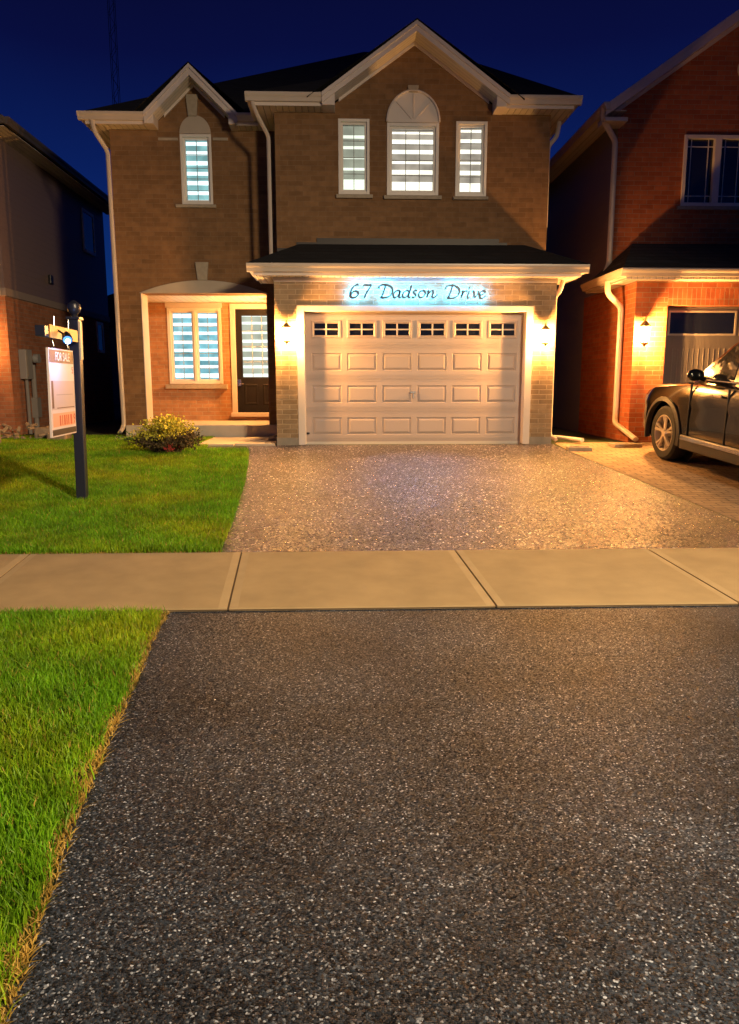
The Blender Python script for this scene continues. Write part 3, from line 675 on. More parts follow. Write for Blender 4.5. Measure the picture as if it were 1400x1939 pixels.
def downspout(pts, parent, r=.038):
    P_ = []
    for i, p in enumerate(pts): P_.append(Vector(p))
    # rounded elbows
    out = [P_[0]]
    for i in range(1, len(P_)-1):
        a = (P_[i-1]-P_[i]); c = (P_[i+1]-P_[i]); d = min(.07, a.length*.45, c.length*.45)
        A_ = P_[i]+a.normalized()*d; C2 = P_[i]+c.normalized()*d
        for t in (0, .33, .67, 1): out.append(A_.lerp(P_[i], t).lerp(P_[i].lerp(C2, t), t))
    out.append(P_[-1])
    o = MB().tube(out, r, 8, flat=.8).build('downspout', M['gutter'], parent, smooth=True)
    return o
yt = YT-.06
downspout([(xtl+.22, YFT-.03, eU-.10), (xtl+.24, YFT+.0, soU-.12), (XTL-.03, yt, soU-.38), (XTL-.01, yt, ZB+.22), (XTL-.05, yt-.12, ZB+.12)], house)
downspout([(xeL+.1, YF-.03, eU-.12), (xeL+.17, YF+.02, soU-.14), (XL-.10, YU-.02, soU-.38), (XL-.10, YU-.0, eG+.12)], house)
downspout([(xeR-.16, YU+.3, soU-.01), (xeR-.2, YU+.3, soU-.25), (XR+.05, YU+.3, soU-.40), (XR+.05, YU+.3, 4.2)], house)
downspout([(xgR-.25, YFG+.45, soG), (xgR-.28, YFG+.5, soG-.18), (XR+.045, YFG+.55, soG-.26), (XR+.045, YFG+.55, ZB+.12), (XR+.12, YFG+.4, ZB+.06)], house)
# thin corner bead at the right garage corner

# ------------------------------------------------------------------ lanterns on the walls
lamp_glass = bpy.data.materials.new('lantern_glass'); lamp_glass.use_nodes = True
n = lamp_glass.node_tree; n.nodes.clear(); o_ = n.nodes.new('ShaderNodeOutputMaterial'); a_ = n.nodes.new('ShaderNodeBsdfTransparent'); e_ = n.nodes.new('ShaderNodeEmission'); s_ = n.nodes.new('ShaderNodeAddShader')
a_.inputs[0].default_value = (.95, .9, .8, 1); e_.inputs[0].default_value = (1, .66, .24, 1); e_.inputs[1].default_value = 4
n.links.new(a_.outputs[0], s_.inputs[0]); n.links.new(e_.outputs[0], s_.inputs[1]); n.links.new(s_.outputs[0], o_.inputs[0])
bulb_m = emis('bulb', (1, .70, .34), 60)
iron = mat('lantern_iron', (.22, .14, .06), .5)
WARM = (1, .47, .13)
def lantern(loc, power, label, group, s=1.0, wall_y=None):
    t = thing('wall_lantern', loc, label, 'wall lamp', group)
    x, y, z = loc; dy = y-wall_y      # negative
    MB().box(x-.045*s, x+.045*s, wall_y-.015, wall_y-.001, z-.10*s, z+.10*s).tube([(x, wall_y-.01, z-.02), (x, (y+wall_y)/2, z+.19*s), (x, y, z+.18*s)], .008*s, 6).build('bracket', iron, t, bevel=.003)
    cap = MB().lathe([(.085*s, .09*s), (.08*s, .105*s), (.03*s, .15*s), (.012*s, .17*s), (.016*s, .185*s), (.006*s, .21*s)], (x, y, z), 6); cap.build('lantern_cap', iron, t)
    cg = MB()
    for k_ in range(6):
        a = 2*math.pi*k_/6; cg.tube([(x+.045*s*math.cos(a), y+.045*s*math.sin(a), z-.11*s), (x+.078*s*math.cos(a), y+.078*s*math.sin(a), z+.09*s)], .004*s, 4)
    cg.lathe([(.05*s, -.112*s), (.05*s, -.125*s), (.02*s, -.14*s), (.006*s, -.17*s)], (x, y, z), 6); cg.build('lantern_cage', iron, t)
    gl_ = MB(); vs = []; 
    for r_, zz in ((.043*s, -.11*s), (.075*s, .088*s)):
        for k_ in range(6): a = 2*math.pi*k_/6; vs.append((x+r_*math.cos(a), y+r_*math.sin(a), z+zz))
    gl_.add(vs, [(i, (i+1) % 6, (i+1) % 6+6, i+6) for i in range(6)]); gl_.build('glass', lamp_glass, t)
    MB().lathe([(.006*s, -.05*s), (.016*s, -.03*s), (.020*s, 0), (.012*s, .03*s), (.003*s, .05*s)], (x, y, z), 12).build('bulb', bulb_m, t, smooth=True)
    light('lamp_light', 'POINT', (x, y, z), power, WARM, t, size=.045)
    return t
lx1, lz1 = ax(543, 632, YG-.14), az(543, 632, YG-.14)
lx2, lz2 = ax(1033, 636, YG-.14), az(1033, 636, YG-.14)
lantern((lx1, YG-.15, lz1), 820, 'lit carriage lantern on the brick between the front door and the garage door', 'garage lanterns', wall_y=YG)
lantern((lx2, YG-.15, lz2), 820, 'lit carriage lantern on the brick pier at the right of the cream garage door', 'garage lanterns', wall_y=YG)

# lantern beside the front door, on the side wall of the porch
pc = lantern((-1.22, 15.05, 2.55), 800, 'porch lantern beside the front door, hidden behind the brick pier', 'porch lantern', wall_y=15.12)
del pc['group']
MB().box(XL-.03, -1.15, 15.06, 15.18, 2.43, 2.67).build('wall_mount', M['trim'], pc)

# ------------------------------------------------------------------ address sign with halo light
GL = {
 '6': [[(185,182),(160,186),(135,205),(115,240),(108,270),(118,293),(142,298),(168,285),(180,262),(172,244),(152,240),(130,250),(113,276)]],
 '7': [[(222,198),(232,188),(260,187),(298,187)], [(298,187),(272,225),(248,265),(234,301)]],
 'D': [[(362,218),(364,200),(382,187),(410,182),(440,186),(468,202),(483,226),(481,252),(466,277),(438,293),(405,299),(372,295)], [(424,184),(412,222),(398,262),(384,297)]],
 'a': [[(549,240),(527,234),(504,248),(490,272),(494,292),(510,296),(530,280),(545,256),(552,237)], [(552,237),(543,268),(540,288),(550,297),(564,287)]],
 'd': [[(630,240),(608,235),(586,248),(573,272),(577,293),(593,297),(613,281),(630,250)], [(651,188),(641,225),(628,265),(624,288),(632,297),(646,288)]],
 's': [[(697,241),(684,234),(669,241),(671,255),(684,267),(687,283),(673,297),(652,292)]],
 'o': [[(748,235),(727,244),(714,268),(718,291),(735,297),(757,286),(772,262),(768,243),(748,235)]],
 'n': [[(786,246),(798,237),(796,258),(784,298)], [(790,278),(812,250),(832,237),(843,246),(837,270),(833,288),(843,298),(862,288),(880,268)]],
 'r': [[(1090,246),(1102,238),(1100,260),(1086,303)], [(1092,284),(1112,252),(1130,239),(1147,243)]],
 'i': [[(1160,240),(1151,266),(1144,291),(1151,302),(1166,293)], [(1158,204),(1166,217)]],
 'v': [[(1185,246),(1197,241),(1203,262),(1204,301)], [(1204,301),(1222,285),(1240,258),(1243,238)]],
 'e': [[(1250,276),(1275,271),(1295,256),(1296,241),(1280,236),(1261,250),(1249,276),(1254,296),(1272,303),(1292,293),(1306,279)]]}
seq = [('6', 0, 0), ('7', 0, 0), ('D', 0, 0), ('a', 0, 0), ('d', 0, 0), ('s', 0, 0), ('o', 0, 0), ('n', 0, 0), ('D', 590, 6), ('r', 0, 0), ('i', 0, 0), ('v', 0, 0), ('e', 0, 0)]
YS = YG-.075
def crom(pts, n=9):
    P_ = [2*np.array(pts[0], float)-np.array(pts[1], float)]+[np.array(p, float) for p in pts]+[2*np.array(pts[-1], float)-np.array(pts[-2], float)]
    out = []
    for i in range(1, len(P_)-2):
        for t in np.linspace(0, 1, n, endpoint=False):
            a, b_, c, d = P_[i-1:i+3]; out.append(.5*((2*b_)+(-a+c)*t+(2*a-5*b_+4*c-d)*t*t+(-a+3*b_-3*c+d)*t**3))
    out.append(P_[-2]); return out
sign = thing('address_sign', (1.27, YG, az(790, 565, YG)), 'halo-lit script lettering 67 Dadson Drive above the garage door', 'address sign')
let_m = mat('sign_letter_metal', (.06, .075, .095), .4, metal=.2); halo = emis('halo_led', (.05, .48, 1.0), 225)
for (ch, dx, dyp) in seq:
    fm, bm_ = MB(), MB()
    for si, st in enumerate(GL[ch]):
        pts = crom(st) if len(st) > 2 else [np.array(p, float) for p in st]
        W = [at(640+(p[0]+dx)/4.667, 500+(p[1]+dyp)/4.667, YS) for p in pts]
        for (mb, ya, yb, sc_) in ((fm, YS-.012, YS+.006, 1.0), (bm_, YS+.0065, YS+.0085, .45)):
            L_, R_ = [], []
            for i, p in enumerate(W):
                t = (W[min(i+1, len(W)-1)]-W[max(i-1, 0)]); t = Vector((t.x, t.z)).normalized(); nrm = Vector((-t.y, t.x))
                wdt = (.0090+.0115*abs(t.x*math.sin(R(40))-t.y*math.cos(R(40))))*sc_
                if ch == 'i' and si == 1: wdt = .018*sc_
                L_.append((p.x+nrm.x*wdt, p.z+nrm.y*wdt)); R_.append((p.x-nrm.x*wdt, p.z-nrm.y*wdt))
            n = len(W); vs = [(a[0], ya, a[1]) for a in L_]+[(a[0], ya, a[1]) for a in R_]+[(a[0], yb, a[1]) for a in L_]+[(a[0], yb, a[1]) for a in R_]
            fs = []
            for i in range(n-1): fs += [(i, i+1, n+i+1, n+i), (2*n+i, 3*n+i, 3*n+i+1, 2*n+i+1), (i, 2*n+i, 2*n+i+1, i+1), (n+i, n+i+1, 3*n+i+1, 3*n+i)]
            fs += [(0, n, 3*n, 2*n), (n-1, 3*n-1, 4*n-1, 2*n-1)]
            mb.add(vs, fs)
    lo_ = fm.build('letter', let_m, sign, label='script letter '+ch if ch.isalpha() else 'script digit '+ch)
    bm_.build('backlight', halo, lo_)

o = light('added_sign_spot', 'SPOT', (1.27, YG-.16, 2.62), 170, (.42, .58, 1), sign, size=.25, spot_size=R(62), spot_blend=1.0)  # added spot without a fixture, throws a bluish pool onto the driveway
o.rotation_euler = (Vector((1.15, 10.2, .4))-Vector((1.27, YG-.16, 2.62))).to_track_quat('-Z', 'Y').to_euler()
# ------------------------------------------------------------------ right neighbour
YN, YNU = 12.6, 13.85
XN = ax(1197, 690, YN)
n_so = az(1203, 531, YN)
nh = thing('neighbour_house', (7.5, 13.5, ZB), 'red brick house with a gable and grey garage door at the right', 'house')
nb = MB()
nx1 = 11.5
ngo = (ax(1263, 600, YN), 8.6, ZB+.01, az(1300, 578, YN))
nhd = az(1300, 546, YN)
holewall(nb, XN, nx1, ZB, n_so, YN, [(ngo[0], ngo[1], ngo[2], nhd, .25)])
zNU = az(1150, 213, YNU)
wN = (ax(1292, 325, YNU), ax(1292, 325, YNU)+1.75, az(1340, 391, YNU), az(1340, 256, YNU))
holewall(nb, XN, nx1, n_so, zNU-.1, YNU, [wN])
apx = (8.6, zNU+(8.6-XN)*.69)
nb.add([(XN, YNU, zNU-.1), (2*8.6-XN, YNU, zNU-.1), (2*8.6-XN, YNU, zNU+.08), (8.6, YNU, zNU-.02+(8.6-XN+.36)*.69-.145), (XN, YNU, zNU+.08)], [(0, 1, 2, 3, 4)])
nb.build('wall', M['brick_red'], nh)
MB().quad((ngo[0], YN-.002, ngo[3]), (ngo[1], YN-.002, ngo[3]), (ngo[1], YN-.002, nhd), (ngo[0], YN-.002, nhd)).quad((ngo[0], YN-.002, ngo[3]), (ngo[1], YN-.002, ngo[3]), (ngo[1], YN+.25, ngo[3]), (ngo[0], YN+.25, ngo[3])).build('lintel', M['brick_sold'], nh)
MB().quad((XN, YN, ZB), (XN, 15.3, ZB), (XN, 15.3, n_so), (XN, YN, n_so)).build('wall', M['brick_red'], nh)
MB().quad((XN, 15.3, ZB), (XN, 26, ZB), (XN, 26, zNU-.1), (XN, 15.3, zNU-.1)).quad((XN, YNU, n_so), (XN, 15.3, n_so), (XN, 15.3, zNU-.1), (XN, YNU, zNU-.1)).build('side_wall', M['siding_dark'], nh)
# gutters and roofs
ng = MB(); eN = az(1180, 507, 12.2); xNl = ax(1179, 506, 12.2)
gutter(ng, (xNl, 12.30, eN), (nx1+.4, 12.30, eN)); gutter(ng, (xNl+.1, 12.30, eN), (xNl+.1, 14.3, eN), out=(-1, 0))
gutter(ng, (XN-.30, YNU-.45, zNU+.02), (XN-.30, 26, zNU+.02), out=(-1, 0))
ng.build('gutter', M['gutter'], nh)
ns = MB(); ns.box(xNl+.1, nx1, 12.30, YN-.001, n_so-.012, n_so).box(xNl+.1, XN-.001, YN, 14.3, n_so-.011, n_so+.001).box(XN-.30, XN-.001, YNU-.4, 26, zNU-.10, zNU-.09)
ns.box(xNl+.1, nx1, 12.288, 12.30, n_so-.02, eN-.01).box(xNl+.1, xNl+.112, 12.30, 14.3, n_so-.02, eN-.01)
ns.build('soffit', M['soffit'], nh)
nr = MB(); zq = az(1300, 462, YNU)
nr.add([(xNl+.02, 12.2, eN+.01), (nx1+.4, 12.2, eN+.01), (nx1+.4, YNU-.001, zq), (xNl+.75, YNU-.001, zq), (xNl+.02, YNU-.001, eN+.01)], [(0, 1, 2, 3), (0, 3, 4)])
nr.build('garage_roof', M['shingle_g'], nh)
nr = MB()
yo = YNU-.42; sl = .69
xe = XN-.36; ze = zNU-.02
nr.quad((xe, yo, ze+.01), (8.6, yo, ze+(8.6-xe)*sl+.01), (8.6, 26, ze+(8.6-xe)*sl+.01), (xe, 26, ze+.01)); nr.quad((8.6, yo, ze+(8.6-xe)*sl+.01), (2*8.6-xe, yo, ze+.01), (2*8.6-xe, 26, ze+.01), (8.6, 26, ze+(8.6-xe)*sl+.01))
nr.build('roof', M['shingle'], nh)
rkm = MB(); wd2 = .24
for (yy, w0, w1, th) in ((yo, 0, .16, .02), (yo-.025, -.015, .05, .024), (YNU-.03, .14, .21, .028)):
    rkm.prism([(xe, ze-w0), (8.6, ze+(8.6-xe)*sl-w0), (8.6, ze+(8.6-xe)*sl-w1), (xe, ze-w1)], yy, yy+th)
rkm.quad((xe, yo+.02, ze-.15), (8.6, yo+.02, ze+(8.6-xe)*sl-.15), (8.6, YNU-.001, ze+(8.6-xe)*sl-.15), (xe, YNU-.001, ze-.15))
rkm.box(xe, XN+.02, yo+.02, YNU-.002, zNU-.26, zNU-.2)
rkm.build('rake_board', M['trim'], nh)
# window with prairie bars
def plainwin(r, Y, parent, cells, name='window'):
    x0, x1, z0, z1 = r; f_ = .06; m_ = MB().box(x0, x0+f_, Y-.03, Y+.06, z0, z1).box(x1-f_, x1, Y-.03, Y+.06, z0, z1).box(x0+f_, x1-f_, Y-.03, Y+.06, z1-f_, z1).box(x0+f_, x1-f_, Y-.03, Y+.06, z0, z0+f_)
    w = (x1-x0-2*f_)/cells; root = None
    for i in range(1, cells): xx = x0+f_+w*i; m_.box(xx-.06, xx+.06, Y-.028, Y+.06, z0+f_, z1-f_)
    root = m_.build(name, M['winframe'], parent, bevel=.004)
    MB().quad((x0+f_, Y+.05, z0+f_), (x1-f_, Y+.05, z0+f_), (x1-f_, Y+.05, z1-f_), (x0+f_, Y+.05, z1-f_)).build('pane', M['garage_glass'], root)
    g = MB()
    for i in range(cells):
        a = x0+f_+w*i+(.06 if i else 0); c = x0+f_+w*(i+1)-(.06 if i < cells-1 else 0)
        for xx in (a+.09, c-.09): g.box(xx-.007, xx+.007, Y+.035, Y+.045, z0+f_, z1-f_)
        for zz in (z0+f_+.12, z1-f_-.12): g.box(a, c, Y+.036, Y+.044, zz-.007, zz+.007)
    g.build('grille', M['winframe'], root); return root
plainwin(wN, YNU, nh, 3)
MB().box(wN[0]-.06, wN[1]+.06, YNU-.05, YNU+.02, wN[2]-.06, wN[2]-.002).build('sill', M['stone'], nh)
vc = at(1418, 131, YNU)
MB().prism([(vc.x+.2*math.cos(t), vc.z+.2*math.sin(t)) for t in np.linspace(0, 2*math.pi, 24, endpoint=False)], YNU-.04, YNU+.0).build('gable_vent', M['trim'], nh, bevel=.01)
# grey garage door
yg = YN+.2
gdn = MB().box(ngo[0]+.02, ngo[1], yg, yg+.04, ZB+.02, ngo[3]).build('garage_door', mat('grey_door_steel', (.13, .115, .11), .5), nh)
gn = MB(); 
for i in range(18):
    xx = ax(1272, 690, yg)+i*.088
    gn.box(xx-.004, xx+.004, yg-.008, yg-.0005, az(1300, 740, yg), az(1300, 660, yg))
gn.build('panel_groove', mat('groove_paint', (.22, .20, .19), .5), gdn)
wz0, wz1 = az(1330, 632, yg), az(1330, 592, yg)
for i in range(3):
    a = ax(1268, 612, yg)+i*1.22; c = a+1.10
    w_ = MB().box(a, c, yg-.02, yg-.001, wz0-.03, wz0).box(a, c, yg-.02, yg-.001, wz1, wz1+.03).box(a-.03, a, yg-.02, yg-.001, wz0-.03, wz1+.03).box(c, c+.03, yg-.02, yg-.001, wz0-.03, wz1+.03).build('window', mat('door_window_frame', (.35, .32, .28), .5), gdn)
    MB().box(a, c, yg-.008, yg-.001, wz0, wz1).build('pane', M['garage_glass'], w_)
# downspouts
downspout([(XN-.36, YNU-.3, zNU), (XN-.36, YNU-.28, zNU-.2), (XN-.06, YNU-.06, zNU-.48), (XN-.06, YNU-.06, eN+.30), (XN-.22, YNU-.3, eN+.05)], nh, .05)
pA = at(1110, 545, 13.3); 
downspout([(xNl+.05, 13.0, eN-.1), (xNl+.06, 13.0, eN-.3), (XN-.07, 13.05, eN-.52), (XN-.07, 13.05, ZB+.30), (XN+.0, 12.25, GZ(12.2)+.10)], nh, .05)
lxn, lzn = ax(1222, 632, YN-.18), az(1222, 632, YN-.18)
lantern((lxn, YN-.17, lzn), 1700, 'bright lit lantern on the red brick beside the grey garage door', 'neighbour lantern', 1.25, wall_y=YN)
for o in list(bpy.data.objects):
    if o.get('group') == 'neighbour lantern': del o['group']

# ------------------------------------------------------------------ left neighbour
XS = -6.3
lh = thing('neighbour_house', (-9.5, 17, ZB), 'pale siding and brick house in shadow at the left', 'house')
ly0, ly1 = XS/(ray(13, 600).x/ray(13, 600).y), XS/(ray(206, 600).x/ray(206, 600).y)
zb_ = 1.71+EYE; ze_ = 4.62+EYE
MB().quad((XS, ly0, .4), (XS, ly1, .4), (XS, ly1, zb_), (XS, ly0, zb_)).quad((-14, ly0, .4), (XS, ly0, .4), (XS, ly0, zb_), (-14, ly0, zb_)).quad((-14, ly1, .4), (XS, ly1, .4), (XS, ly1, zb_), (-14, ly1, zb_)).build('brick_wall', M['brick_left'], lh)
MB().quad((XS, ly0, zb_), (XS, ly1, zb_), (XS, ly1, ze_), (XS, ly0, ze_)).quad((-14, ly0, zb_), (XS, ly0, zb_), (XS, ly0, ze_), (-14, ly0, ze_)).quad((-14, ly1, zb_), (XS, ly1, zb_), (XS, ly1, ze_), (-14, ly1, ze_)).build('siding_wall', M['siding'], lh)
MB().box(-14, XS+.03, ly0-.03, ly1, zb_-.10, zb_+.04).build('belt_course', mat('belt_paint', (.30, .24, .21), .6), lh)
rr = MB(); ov = .40; yA, yB = ly0-.4, ly1+.35; xA = XS+ov
rr.add([(xA, yA, ze_), (xA, yB, ze_), (-10.2, yB-3.6, ze_+2.9), (-10.2, yA+3.6, ze_+2.9), (-14.5, yA, ze_), (-14.5, yB, ze_)], [(0, 1, 2, 3), (0, 3, 4), (1, 5, 2), (4, 3, 2, 5)])
rr.build('roof', M['shingle'], lh)
MB().box(XS+.001, xA-.02, yA, yB, ze_-.16, ze_-.15).box(-14, xA-.02, yA+.02, ly0-.001, ze_-.159, ze_-.149).build('soffit', M['soffit'], lh)
lg = MB(); gutter(lg, (xA-.03, yA, ze_), (xA-.03, yB, ze_), out=(1, 0)); gutter(lg, (-14, yA+.03, ze_), (xA, yA+.03, ze_)); lg.build('gutter', mat('dark_gutter', (.10, .09, .085), .4), lh)
MB().tube([(XS-.1, ly0-.07, ze_-.2), (XS-.1, ly0-.07, zb_-.1)], .05, 8).build('downspout', M['gutter'], lh)
def sidewin(px0, py0, px1, py1, parent):
    y0 = XS/(ray(px0, 600).x/ray(px0, 600).y); y1 = XS/(ray(px1, 600).x/ray(px1, 600).y); z1 = az((px0+px1)/2, py0, (y0+y1)/2); z0 = az((px0+px1)/2, py1, (y0+y1)/2)
    m_ = MB().box(XS, XS+.03, y0, y0+.07, z0, z1).box(XS, XS+.03, y1-.07, y1, z0, z1).box(XS, XS+.03, y0+.07, y1-.07, z1-.07, z1).box(XS, XS+.05, y0+.07, y1-.07, z0, z0+.07)
    r_ = m_.build('window', M['winframe'], parent); MB().box(XS+.001, XS+.012, y0+.07, y1-.07, z0+.07, z1-.07).build('pane', M['garage_glass'], r_)
sidewin(166, 400, 187, 482, lh); sidewin(181, 610, 193, 668, lh)
vy = XS/(ray(94, 530).x/ray(94, 530).y); MB().box(XS, XS+.06, vy-.08, vy+.08, az(94, 538, vy), az(94, 521, vy)).build('dryer_vent', M['black'], lh, bevel=.01)
# electricity meter and pipes
my = XS/(ray(42, 680).x/ray(42, 680).y); mz = az(42, 690, my)
mt = MB().box(XS, XS+.14, my-.16, my+.16, az(42, 718, my), az(42, 662, my)).build('meter_box', mat('meter_grey', (.32, .30, .28), .5), lh, bevel=.01)
MB().tube([(XS+.14, my+.25, mz+.12), (XS+.24, my+.25, mz+.12)], .09, 14).build('meter_dial', mat('meter_glass', (.3, .3, .3), .15), mt)
MB().tube([(XS+.06, my, az(42, 718, my)), (XS+.06, my, .5)], .035, 8).tube([(XS+.06, my+.35, mz+.0), (XS+.06, my+.35, .5)], .05, 8).box(XS, XS+.12, my+.3, my+.5, .9, 1.3).build('meter_pipe', mat('pipe_grey', (.28, .26, .24), .5), lh)
ll = lantern((-6.95, ly0-.17, 2.35), 300, 'lit lantern on the front of the left neighbouring house, just out of view', 'neighbour lantern', 1.1, wall_y=ly0)
del ll['group']

# far dark house in the back yards
fh = thing('distant_house', (-9, 38, .6), 'dark distant house beyond the gap between the houses', 'house')
MB().box(-14, -5, 36, 42, .4, 4.1).build('wall', mat('far_wall', (.10, .10, .10), .8, var=.2), fh)
MB().add([(-14.4, 35.6, 4.1), (-4.6, 35.6, 4.1), (-4.6, 42.4, 4.1), (-14.4, 42.4, 4.1), (-11, 39, 6.0), (-8, 39, 6.0)], [(0, 1, 5, 4), (1, 2, 5), (2, 3, 4, 5), (3, 0, 4)]).build('roof', M['shingle'], fh)
bf = thing('backyard_fence', (-5, 24.5, .59), 'dark board fence closing the gap between the houses', 'fence')
q = MB()
for i in range(40): q.box(-6.3+i*.24, -6.3+i*.24+.225, 24.5, 24.53, .6, 2.45+.03*math.sin(i*3.3))
q.build('board', mat('fence_wood', (.09, .06, .04), .8, var=.2), bf)
MB().box(-6.4, 6, 24.53, 24.58, .9, 1.0).box(-6.4, 6, 24.53, 24.58, 2.1, 2.2).build('rail', mat('fence_rail', (.09, .06, .04), .8), bf)
# radio mast far away
mast = thing('radio_mast', (0, 0, 0), 'faint dark lattice mast far behind the house roof', 'mast')
mp = ray(216, 100); MY = 260.; mx = mp.x/mp.y*MY; mast.location = (mx, MY, 0); bpy.context.view_layer.update()
q = MB(); w_ = .9
for sx_ in (-1, 1):
    for sy2 in (-1, 1): q.tube([(mx+sx_*w_, MY+sy2*w_, 0), (mx+sx_*w_, MY+sy2*w_, 150)], .10, 4)
for i in range(50):
    z0 = i*3.0
    for sy2 in (-1, 1): q.tube([(mx-w_*(-1)**i, MY+sy2*w_, z0), (mx+w_*(-1)**i, MY+sy2*w_, z0+3)], .07, 4)
q.build('lattice', mat('mast_steel', (.03, .03, .035), .6), mast)

# ------------------------------------------------------------------ stones, splash blocks, downspout ends
def block(name, px0, px1, pyb, label, cat, h=.06, dep=.3, m=None, rz=0, group=None, trough=True):
    a, c = gp(px0, pyb), gp(px1, pyb); w = (c-a).length; z = GZ(a.y)+.012
    t = MB(); cx_, cy2 = (a.x+c.x)/2, a.y+dep/2
    if trough:
        t.box(-w/2, w/2, -dep/2, dep/2, 0, h*.6).box(-w/2, w/2, -dep/2, -dep/2+.04, h*.6, h).box(-w/2, w/2, dep/2-.04, dep/2, h*.6, h).box(-w/2, -w/2+.04, -dep/2+.04, dep/2-.04, h*.6, h)
    else: t.box(-w/2, w/2, -dep/2, dep/2, 0, h)
    o = t.build(name, m or M['concrete'], bevel=.008); o.location = (cx_, cy2, z); o.rotation_euler = (0, 0, rz); return tag(o, label, cat, group)
blockm = mat('splash_concrete', (.36, .30, .22), .85, bump=.4, bscale=90, var=.15, vscale=9)
block('splash_block', 1080, 1124, 856, 'weathered concrete splash block near the white downspout end at the driveway edge', 'splash block', m=blockm, rz=-.12, group='splash blocks')
block('splash_block', 1163, 1217, 849, 'concrete splash block under the neighbour downspout spout', 'splash block', m=blockm, rz=.05, group='splash blocks')
a = gp(1040, 838); c = gp(1104, 842)
de = MB(); 
de.tube([(a.x+.0, a.y+.15, a.z+.09), (a.x+.18, a.y+.12, a.z+.085), (c.x, c.y+.05, c.z+.07)], [.035, .045, .05], 8, flat=.7)
tag(de.build('downspout_extension', mat('white_plastic', (.62, .58, .52), .4), smooth=True), 'white flattened downspout extension lying at the right garage corner', 'downspout extension')
def rock(px, py, r, label, m, seed, group=None, cat='stone', sq=.6, name='stone', lift=0):
    p = gp(px, py); rg = random.Random(seed); import bmesh
    bm = bmesh.new(); bmesh.ops.create_icosphere(bm, subdivisions=2, radius=r)
    for v in bm.verts:
        k_ = 1+.22*rg.uniform(-1, 1); v.co = Vector((v.co.x*k_*1.2, v.co.y*k_, v.co.z*k_*sq))
    me = bpy.data.meshes.new(name); bm.to_mesh(me); bm.free(); me.materials.append(m)
    for f__ in me.polygons: f__.use_smooth = True
    o = bpy.data.objects.new(name, me); COL.objects.link(o); o.location = (p.x, p.y, p.z+r*sq*.6+lift); o.rotation_euler = (0, 0, rg.uniform(0, 6)); return tag(o, label, cat, group)
rm = mat('field_stone', (.26, .22, .18), .85, bump=.5, bscale=40, var=.3, vscale=12)
rock(518, 838, .10, 'grey stone against the garage pier, largest of its pile', rm, 1, 'stones by the garage pier')
rock(508, 843, .06, 'small flat stone in front of the largest stone by the garage pier', rm, 2, 'stones by the garage pier')
rock(523, 831, .08, 'rounded stone tucked behind the pile in the corner of pier and porch', rm, 3, 'stones by the garage pier')
rock(500, 836, .05, 'small stone at the end of the pile next to the walkway', rm, 4, 'stones by the garage pier')
rock(407, 1327, .007, 'tiny white pebble on the asphalt, nearer the grass', mat('white_pebble', (.8, .8, .78), .4), 5, 'pebbles on the apron', 'pebble', name='pebble')
rock(897, 1331, .006, 'tiny white pebble on the middle of the asphalt apron', bpy.data.materials['white_pebble'], 6, 'pebbles on the apron', 'pebble', name='pebble')
rock(487, 1004, .045, 'dark dead leaf lying on the driveway near the lawn', mat('dead_leaf', (.05, .035, .025), .8), 8, None, 'leaf', sq=.12, name='dead_leaf')
# landscaping blocks by the left neighbour
lbk = mat('landscape_block', (.28, .22, .16), .9, bump=.5, bscale=50, var=.2, vscale=10)
a = gp(0, 818)
for (x0, x1, y0, y1, h_, lb) in ((-6.3, -5.55, 12.2, 12.6, .42, 'large cut landscape block at the left edge of the lawn'), (-5.45, -5.15, 13.6, 14.0, .24, 'low landscape block behind the for sale sign'), (-5.12, -4.8, 13.3, 13.75, .18, 'small landscape block right of the sign post base')):
    o = MB().box(-(x1-x0)/2, (x1-x0)/2, -(y1-y0)/2, (y1-y0)/2, 0, h_).build('landscape_block', lbk, bevel=.03); o.location = ((x0+x1)/2, (y0+y1)/2, GZ(y0)-.02); o.rotation_euler = (0, 0, .1); tag(o, lb, 'stone block', 'landscape blocks')
dbr = thing('mulch_heap', (-5.6, 13.9, GZ(13)), 'heap of broken wood and stone by the meter box', 'rubble heap')
q = MB()
for i in range(26):
    x, y = -5.75+random.uniform(-.35, .45), 13.9+random.uniform(-.5, .5); a_ = random.uniform(0, 3.14); l_ = random.uniform(.08, .22); z = GZ(13)+random.uniform(.05, .25)
    q.tube([(x, y, z), (x+l_*math.cos(a_), y+l_*math.sin(a_), z+random.uniform(-.06, .08))], random.uniform(.012, .035), 5)
tag(q.build('debris', mat('debris_wood', (.34, .26, .18), .85, var=.3, vscale=8), dbr), kind='stuff')

# ------------------------------------------------------------------ for sale sign
pb = gp(157, 948)
sp = thing('for_sale_sign', pb, 'dark post with a hanging white for sale panel lit by a small lamp', 'for sale sign')
px_, py_ = pb.x, pb.y; hw = .053; ptop = az(148, 605, py_)
MB().box(px_-hw, px_+hw, py_-hw, py_+hw, pb.z-.05, ptop).build('post', M['post'], sp, bevel=.006)
MB().box(px_-.07, px_+.07, py_-.07, py_+.07, ptop, ptop+.025).lathe([(.03, .025), (.035, .04), (.028, .05), (.06, .08), (.072, .12), (.062, .16), (.03, .185), (.006, .20)], (px_, py_, ptop), 18).build('finial', M['post'], sp, smooth=True)
armz = az(110, 630, 7.7)
ya_, yb2 = py_-1.12, py_-hw
MB().box(px_-.045, px_+.045, ya_, yb2, armz-.055, armz+.045).build('arm', M['post'], sp, bevel=.005)
MB().box(px_+.046, px_+.054, ya_+.12, yb2-.05, armz-.06, armz+.06).build('rider_board', mat('rider_board', (.75, .38, .08), .5), sp)
q = MB()
